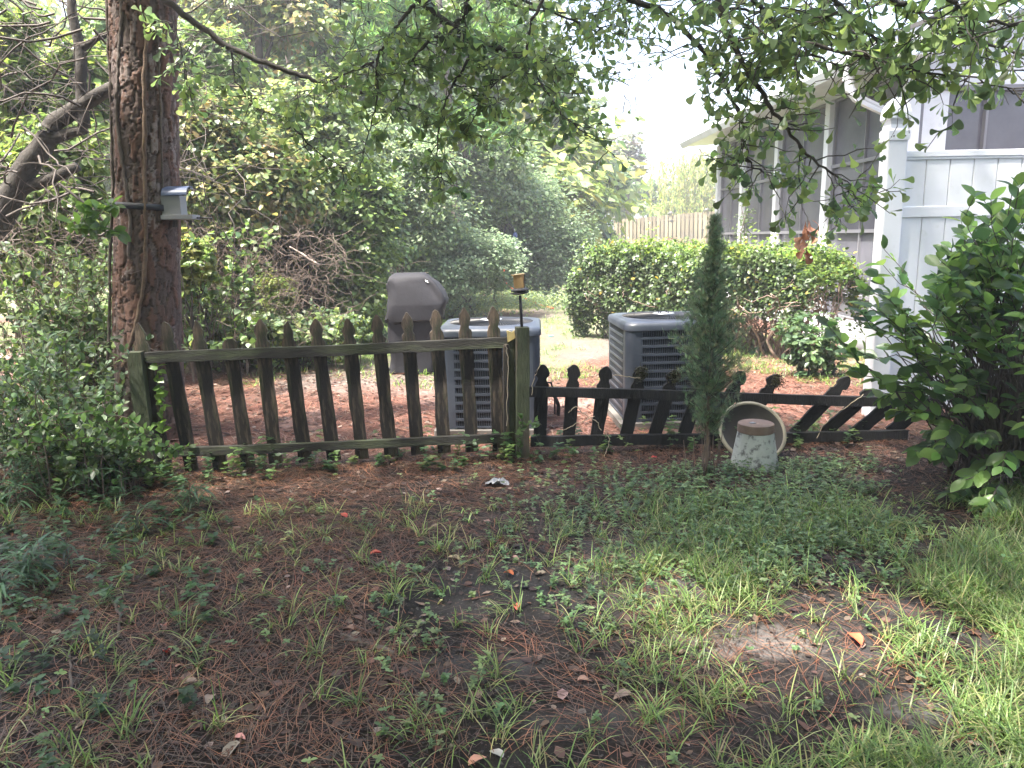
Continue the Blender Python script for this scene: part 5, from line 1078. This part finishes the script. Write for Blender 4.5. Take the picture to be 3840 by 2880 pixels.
GC = [(.12, .20, .055), (.17, .26, .075), (.09, .16, .045), (.22, .30, .10), (.28, .28, .13)]
grass('grass', 'green grass tufts thick at the lower right, sparse over the dark soil', 2900, lambda x, y: infov(x, y) * np.clip(grass_mask(x, y) * 1.15 * (1 - .72 * sstep(3.1, 3.6, y) * (x / y < .6)) + .018 * (y < 4.3), 0, 1), (-3, 4.2, 1.35, 4.8), (.06, .18), .0055, GC)
grass('grass', 'thin grass tufts on the dark soil at the lower middle and left', 120, lambda x, y: infov(x, y) * 1.0, (-2.2, 1.6, 1.4, 4.4), (.06, .16), .004, GC, (8, 18), .9)
grass('grass', 'bright grass strip and tufts beside the sandy path', 5200, lambda x, y: (np.abs(x) < .75 * y) * np.clip(1.1 * (fbm2(x * .8, y * .8, 41) > .46) * (1 - .7 * sand_mask(x, y)) + .9 * np.exp(-((x - 1.75) / .9) ** 2 - ((y - 14.6) / .7) ** 2), 0, 1), (-3, 6, 7.5, 26), (.05, .14), .010, [(.14, .24, .06), (.10, .18, .05), (.2, .27, .08)], (6, 10), .8, .04)
# weeds
def weeds(name, label, nplant, fn, box, hr, Lr, colors, tmpl=T_oval, tiers=(2, 5), Wd=1.15):
    xy = pts_in(nplant, *box, fn); p0 = lay(xy); parts = []; h_ = RNG.uniform(*hr, nplant); tn = RNG.integers(*tiers, nplant); lean = np.concatenate([RNG.normal(size=(nplant, 2)) * .35, np.ones((nplant, 1))], 1); lean = nrm(lean); pc = pal(colors, nplant, jit=.12)
    P_ = []; A_ = []; N_ = []; L_ = []; C_ = []
    for t in range(max(tiers)):
        m_ = tn > t; q = p0[m_] + lean[m_] * (h_[m_] * (t + 1) / tn[m_])[:, None]; a0 = RNG.uniform(0, 3.14, m_.sum()) + t * 1.57
        for s_ in (0, 1) if t < 1 else (0, .5, 1, 1.5):
            a = a0 + s_ * math.pi; ax = np.stack([np.cos(a), np.sin(a), RNG.uniform(-.1, .55, len(a))], 1); P_.append(q); A_.append(ax); N_.append(nrm(np.array([0, 0, 1.]) + RNG.normal(size=q.shape) * .22)); L_.append(RNG.uniform(*Lr, len(a))); C_.append(pc[m_] * RNG.uniform(.75, 1.3, (len(a), 1)))
    parts.append(scat(tmpl, np.concatenate(P_), np.concatenate(A_), np.concatenate(N_), np.concatenate(L_), Wd, np.concatenate(C_)))
    parts.append(scat(blade_t(.05, 2, .5), p0, lean, np.tile([0, -1., .1], (nplant, 1)), h_, .0022 / h_, np.tile([.12, .13, .06], (nplant, 1))))
    V, T, C = join(parts); o = mesh_obj(name, fastmesh(name, V, T, C), M_leaf); tag(o, label, 'weeds', kind='stuff')
WC = [(.12, .20, .085), (.16, .25, .11), (.09, .15, .065), (.20, .28, .12)]
def wmask(x, y):
    u_ = x / y; return infov(x, y) * (np.exp(-((u_ - .37) / .19) ** 2) * sstep(.33, .5, fbm2(x * 1.6, y * 1.6, 63)) * sstep(2.9, 3.8, y) * (1 - sstep(4.75, 5.05, y - .05)) * .95 * np.where((u_ > .5) & (y > 3.9), .10, 1) + .013 * (y < 4.9) + .22 * np.exp(-((u_ - .12) / .13) ** 2) * sstep(2.6, 3.4, y) * (y < 4.8) + .18 * np.exp(-((u_ + .13) / .07) ** 2 - ((y - 2.6) / .5) ** 2))
weeds('weeds', 'low leafy weeds spreading below the upturned pedestal and across the soil', 2300, wmask, (-3, 4, 1.4, 5.2), (.02, .10), (.011, .026), WC)
weeds('weeds', 'dark leafy weeds under the left thicket', 270, lambda x, y: infov(x, y) * np.clip((-x / y - .34) * 5, 0, 1) * np.clip((y - 1.9) * .6, .08, 1), (-4.5, -.8, 1.5, 5), (.04, .16), (.02, .042), [(.05, .10, .035), (.07, .13, .06), (.035, .075, .03)], tiers=(2, 6))
weeds('weeds', 'sprigs growing along the foot of the picket fence', 150, lambda x, y: (np.abs(y - fy_(x)) < .28) * 1.0, (-2.4, 2.6, 4.3, 6), (.05, .25), (.025, .05), [(.08, .15, .06), (.05, .10, .035), (.13, .20, .06)], tiers=(3, 7))
# left bamboo-like grass
for i, (px, py, lab, cnt) in enumerate(((70, 1900, 'bladed grass clump at the left edge below the dark thicket', 150), (210, 2150, 'bladed plant lower left, its long leaves spread over pine straw', 60), (30, 2260, 'long pale blades arching in from the left edge', 26), (720, 1930, 'young bladed plant in front of the leaning pickets', 26), (520, 2010, 'spiky bladed sprout in the pine straw', 16))):
    g0 = G(px, py); t_ = thing('bladed_grass', lab, 'grass plant', g0); mb = MB(); sp = .22 if cnt > 100 else (.1 if cnt > 30 else .04); stn = max(3, cnt // 9); st = g0 + RNG.normal(size=(stn, 3)) * [sp, sp * .7, 0]; hh = RNG.uniform(.12, .42 if cnt > 100 else .2, stn); k = RNG.integers(0, stn, cnt * 2); f_ = RNG.uniform(.2, 1, cnt * 2); pos = st[k] + np.stack([0 * f_, 0 * f_, f_ * hh[k]], 1)
    a = RNG.uniform(0, 6.28, cnt * 2); ax = nrm(np.stack([np.cos(a), np.sin(a), RNG.uniform(.1, .9, cnt * 2)], 1)); V, T, C = scat(blade_t(.7, 4, .5), pos, ax, nrm(np.stack([-np.cos(a) * .5, -np.sin(a) * .5, np.ones(cnt * 2)], 1)), RNG.uniform(.10, .2, cnt * 2), .085, pal([(.06, .12, .06), (.08, .15, .075), (.045, .09, .045)], cnt * 2))
    tag(mesh_obj('blades', fastmesh('blades', V, T, C), M_leaf, t_), kind='stuff')
    for s_, h_ in zip(st, hh): mb.tube([s_ - [0, 0, .01], s_ + [0, 0, h_]], .0018, 4, cap=False)
    mb.build('stem', M_vinestem, t_)
# leafy sprig in front of the left post, creeper by the pine
def sprig(name, label, cat, lines_, D, L_, colors, step=.045, nm_=None):
    t_ = thing(name, label, cat, P(*lines_[0][0], D) * [1, 1, 0]); mb = MB(); pp = []; aa = []; nn_ = []; ll = []
    for ln in lines_:
        q = smooth_line(pl(ln, D), 6, .004); mb.tube(q, .0025, 4, cap=False); s_ = np.concatenate([[0], np.cumsum(np.linalg.norm(np.diff(q, axis=0), axis=1))])
        for i, dd in enumerate(np.arange(.03, s_[-1], step)):
            p = np.array([np.interp(dd, s_, q[:, k]) for k in range(3)])
            for r_ in range(2): pp.append(p); aa.append(nrm(RNG.normal(size=3) + [0, -.3, -.1])); nn_.append(nrm([RNG.normal() * .5, -.6 + RNG.normal() * .4, .8])); ll.append(L_ * RNG.uniform(.7, 1.25))
    mb.build('stem', M_vinestem, t_, smooth=True); ms = [leaf_mesh(T_ivy if cat == 'vine' else T_oval, c, L_, 1.1, curl=.1) for c in colors]
    pp = np.array(pp); ll = np.array(ll); place_leaves(t_, pp, np.array(aa), np.array(nn_), ll, ms, L_, 300, colors, T_oval, 1.1)
sprig('leafy_sprig', 'bright green leafy sprig hanging before the leaning left post', 'sprig', [[(60, 1640), (200, 1560), (350, 1540), (480, 1570), (600, 1640)], [(350, 1545), (430, 1610), (540, 1680), (690, 1690)], [(480, 1570), (560, 1640), (640, 1680), (720, 1670)], [(0, 1700), (150, 1660), (330, 1640), (480, 1650)]], 4.35, .055, [(.12, .22, .05), (.09, .17, .045), (.16, .26, .07), (.07, .13, .04)], .03)
sprig('creeper', 'bright creeper leaves trailing beside the leaning post', 'vine', [[(590, 1360), (598, 1430), (605, 1490), (612, 1560), (615, 1610)]], 4.95, .05, [(.16, .27, .05), (.12, .22, .045)], .03)
sprig('creeper', 'small vine climbing the foot of the middle post', 'vine', [[(1950, 1720), (1945, 1640), (1960, 1590), (1945, 1550)], [(1955, 1600), (2000, 1580), (2030, 1590)]], 5.15, .035, [(.06, .12, .035), (.09, .16, .05)], .03)
sprig('leafy_shoot', 'pointed green leaves against the pine trunk beside the black strap', 'sprig', [[(300, 800), (370, 790), (420, 770), (440, 765)], [(330, 870), (400, 850), (450, 880)], [(250, 830), (330, 850), (400, 870)]], 5.2, .09, [(.11, .2, .05), (.08, .15, .04)], .02)
# straggly vine tendrils over the right pickets
mb = MB()
for ln in ([(2025, 1370), (2000, 1420), (1995, 1480)], [(2130, 1550), (2160, 1520), (2200, 1560), (2240, 1580), (2250, 1610)], [(2110, 1615), (2140, 1600), (2180, 1580), (2230, 1560)], [(2270, 1620), (2285, 1650), (2275, 1690), (2265, 1712)], [(2300, 1405), (2350, 1412), (2400, 1420)], [(3060, 1640), (3110, 1570), (3180, 1520), (3240, 1480)], [(1895, 1290), (1905, 1330), (1903, 1450), (1900, 1600)]):
    mb.tube(smooth_line(pl(ln, 5.1 if ln[0][0] < 3000 else 5.3), 5, .003), .0028, 5, cap=False)
o = mb.build('tendrils', mat('tendril', (.34, .28, .20), .8, var=.2), smooth=True); tag(o, 'pale dry vine tendrils hanging on the black pickets and middle post', 'vines', kind='stuff')

# ------------------------------------------------------------------ single fallen leaves
FL = [(626, 2450, .062, (.55, .10, .06), 'red and pale fallen leaf on black soil, lower left'), (715, 2454, .03, (.42, .09, .05), 'small orange red leaf just right of the red and pale one'), (615, 2350, .05, (.45, .12, .08), 'narrow red fallen leaf above the red and pale one'),
      (675, 2503, .04, (.5, .25, .2), 'pink curled leaf below the small orange red one'), (711, 2571, .05, (.24, .17, .13), 'brown lobed leaf in thin grass at the lower left'), (789, 2638, .058, (.27, .2, .16), 'wide tan brown leaf between grass blades, lower left'),
      (899, 2781, .05, (.55, .26, .24), 'pink oval leaf near the bottom edge, lying on straw'), (860, 2830, .075, (.3, .25, .21), 'long crumpled grey brown leaf at the bottom edge'), (700, 2603, .025, (.5, .14, .08), 'tiny red leaf beside the tan brown leaf'),
      (1290, 1938, .06, (.5, .08, .06), 'bright red leaf on straw in front of the leaning fence'), (1410, 2082, .055, (.55, .13, .09), 'ragged red leaf beside a weed in the middle of the yard'), (1705, 2098, .06, (.5, .4, .27), 'pale tan leaf lying flat in the middle of the yard'),
      (1932, 2098, .045, (.5, .3, .25), 'pinkish leaf right of the flat tan leaf'), (1907, 2162, .05, (.45, .13, .05), 'orange brown leaf in grass, centre'), (2000, 2034, .055, (.30, .06, .05), 'dark red leaf on grey soil, centre'), (1936, 2283, .062, (.6, .13, .09), 'large red leaf folded on edge, centre foreground'),
      (2192, 2567, .05, (.36, .22, .17), 'blunt pinkish tan leaf in the lower middle grass'), (2337, 2624, .07, (.26, .19, .16), 'curled brown leaf roll in the lower middle'), (1786, 2862, .052, (.55, .28, .2), 'pink leaf at the bottom edge, middle'), (1865, 2834, .048, (.32, .31, .30), 'grey crumpled leaf at the bottom edge, middle'),
      (1648, 2265, .035, (.45, .45, .2), 'pale yellow green leaf in the middle of the yard'), (1438, 2766, .05, (.14, .25, .05), 'fresh green fallen leaf near the bottom edge'), (1307, 2365, .05, (.27, .17, .13), 'brown lobed leaf beside the forked stick'), (3204, 2411, .075, (.55, .10, .04), 'vivid orange red leaf resting on bright grass, right'),
      (3758, 2564, .06, (.42, .27, .2), 'tan leaf in the grass at the right edge'), (2452, 1722, .05, (.5, .08, .06), 'small red leaf at the foot of the black pickets'), (600, 1975, .05, (.5, .16, .11), 'orange pink leaf on straw below the leaning post')]
for x, y, L_, c, lab in FL:
    g0 = G(x, y); rs = np.random.default_rng(int(x + y)); v, t = leaf_t([(.16, .1), (.27 + rs.normal() * .03, .35), (.29, .6), (.15, .86)], fold=.22 + rs.random() * .2, droop=.3 + rs.random() * .5); v = v + rs.normal(size=v.shape) * .018; v[:, 2] += .12
    # subdivide a little and colour
    cols = np.tile(c, (len(v), 1)) * rs.uniform(.75, 1.2, (len(v), 1)); 
    if 'pale' in lab and 'red' in lab: cols[5:9] = (.6, .45, .4)
    me = fastmesh('fallen_leaf', v * L_, t, cols); a = rs.uniform(0, 6.28); Mx = Matrix.Translation([float(q) for q in (g0 + [0, 0, .018 if 'grass' in lab else .012])]) @ Matrix.Rotation(a, 4, 'Z') @ Matrix.Rotation(rs.normal() * .25 + (.9 if 'edge, centre' in lab else .25), 4, 'X') @ Matrix.Translation((0, -L_ / 2, 0))
    o = mesh_obj('fallen_leaf', me, M_dry, None, Mx); tag(o, lab, 'fallen leaf', 'single fallen leaves on the yard')
# sticks, plastic scrap
for nm_, lab, ln, r0, r1 in (('stick', 'forked grey brown stick by the low weed, centre left', [(1285, 2385), (1345, 2415), (1400, 2425), (1480, 2460)], .006, .013), ('stick', 'thin knobbly stick standing out of the soil, lower left', [(270, 2400), (262, 2460), (262, 2530), (272, 2590)], .0035, .005), ('stick', 'dead twig lying at the lower left edge of the weeds', [(380, 2215), (430, 2260), (455, 2330), (440, 2400)], .005, .006), ('stick', 'long thin twig near the bottom middle', [(1310, 2630), (1450, 2632), (1560, 2615), (1700, 2600)], .0025, .003)):
    q = np.array([G(*p) for p in ln]) + [0, 0, .01]; q = smooth_line(q, 4, .003); t_ = mesh_obj; mb = MB(); mb.tube(q, np.linspace(r0, r1, len(q)), 7)
    if 'forked' in lab: mb.tube(wander(q[4], q[4] + [-.08, -.03, .015], 5, .2), np.linspace(.005, .003, 5), 5)
    o = mb.build(nm_, M_stick, smooth=True); tag(o, lab, 'stick', 'sticks lying on the soil')
g0 = G(1865, 1822); rs = np.random.default_rng(5); N = 16; V = []; 
for i in range(N):
    for j in range(N): x = (i / 15 - .5) * .15; y = (j / 15 - .5) * .12; V.append((x + rs.normal() * .003, y + rs.normal() * .003, .012 + .045 * float(noise2(i * .45, j * .45, 2)) * (1 - (abs(x) / .085) ** 2) + rs.normal() * .002))
mb = MB(); mb.add(V, [(i * N + j, (i + 1) * N + j, (i + 1) * N + j + 1, i * N + j + 1) for i in range(N - 1) for j in range(N - 1) if (i - 7.5) ** 2 + (j - 7.5) ** 2 < 50 + 20 * noise2(i * .7, j * .7, 8)])
o = mb.build('plastic_scrap', M_plastic, None, Matrix.Translation([float(q) for q in g0]), smooth=True); tag(o, 'crumpled grey plastic scrap on the straw before the middle post', 'litter')
g0 = G(2066, 1261); mb = MB(); mb.lathe([(.04, 0), (.045, .01), (.02, .014)], (0, 0, 0), 10, cap=(True, True)); o = mb.build('plastic_disc', M_cyan, None, Matrix.Translation([float(q) for q in g0])); tag(o, 'small blue green plastic lid at the edge of the straw bed', 'litter')
# stake with orange cord, shepherd hook with hanging feeder
s0 = G(1888, 1155); SDp = s0[1]; t_ = thing('garden_stake', 'thin black stake on the lawn wound with orange cord', 'stake', s0); mb = MB(); mb.tube([s0, P(1889, 985, SDp)], .012, 6); mb.build('rod', M_blackmetal, t_)
mb = MB(); mb.loft([[P(1887 + a * 6, 960 + b, SDp - .02 + c_) for a, c_ in ((-1, 0), (1, 0), (1, .05), (-1, .05))] for b in (0, 25)]); mb.build('flag', M_white, t_)
q = smooth_line(np.vstack([pl([(1890, 1003), (1894, 1030), (1888, 1050), (1905, 1068), (1925, 1085), (1955, 1112), (1990, 1130)], SDp - .1), [G(2030, 1148) + [0, 0, .02], G(2075, 1160) + [0, 0, .02]]]), 5, .004)
mb = MB(); mb.tube(q, .016, 6); o = mb.build('orange_cord', M_orange, smooth=True); tag(o, 'orange red cord running from the stake down to the lawn', 'cord')
h0 = P(1893, 900, 17.6); t_ = thing('shepherd_hook', 'black shepherd hook in the rounded bush', 'plant hook', (h0[0], h0[1], 0)); mb = MB(); mb.tube([(h0[0], h0[1], 0)] + list(pl([(1892, 870), (1894, 850), (1904, 840), (1915, 842), (1922, 854), (1928, 864)], 17.6)), .014, 6); mb.build('rod', M_blackmetal, t_, smooth=True)
c = P(1932, 900, 17.6); t_ = thing('hanging_feeder', 'blue and black hanging feeder on the shepherd hook', 'bird feeder', c); mb = MB(); mb.lathe([(.05, -.02), (.06, .02), (.055, .12), (.03, .17)], c, 14, cap=(True, True)); mb.build('bottle', M_bluebottle, t_, smooth=True)
mb = MB(); mb.lathe([(.06, -.22), (.13, -.16), (.13, -.14), (.05, -.12)], c, 14, cap=(True, True)); mb.build('tray', M_blackmetal, t_, smooth=True); mb = MB(); mb.tube([c + [0, 0, .17], c + [-.02, 0, .25]], .005, 5); mb.tube([c + [0, 0, -.13], c + [0, 0, -.01]], .03, 8); mb.build('hanger', M_white, t_)
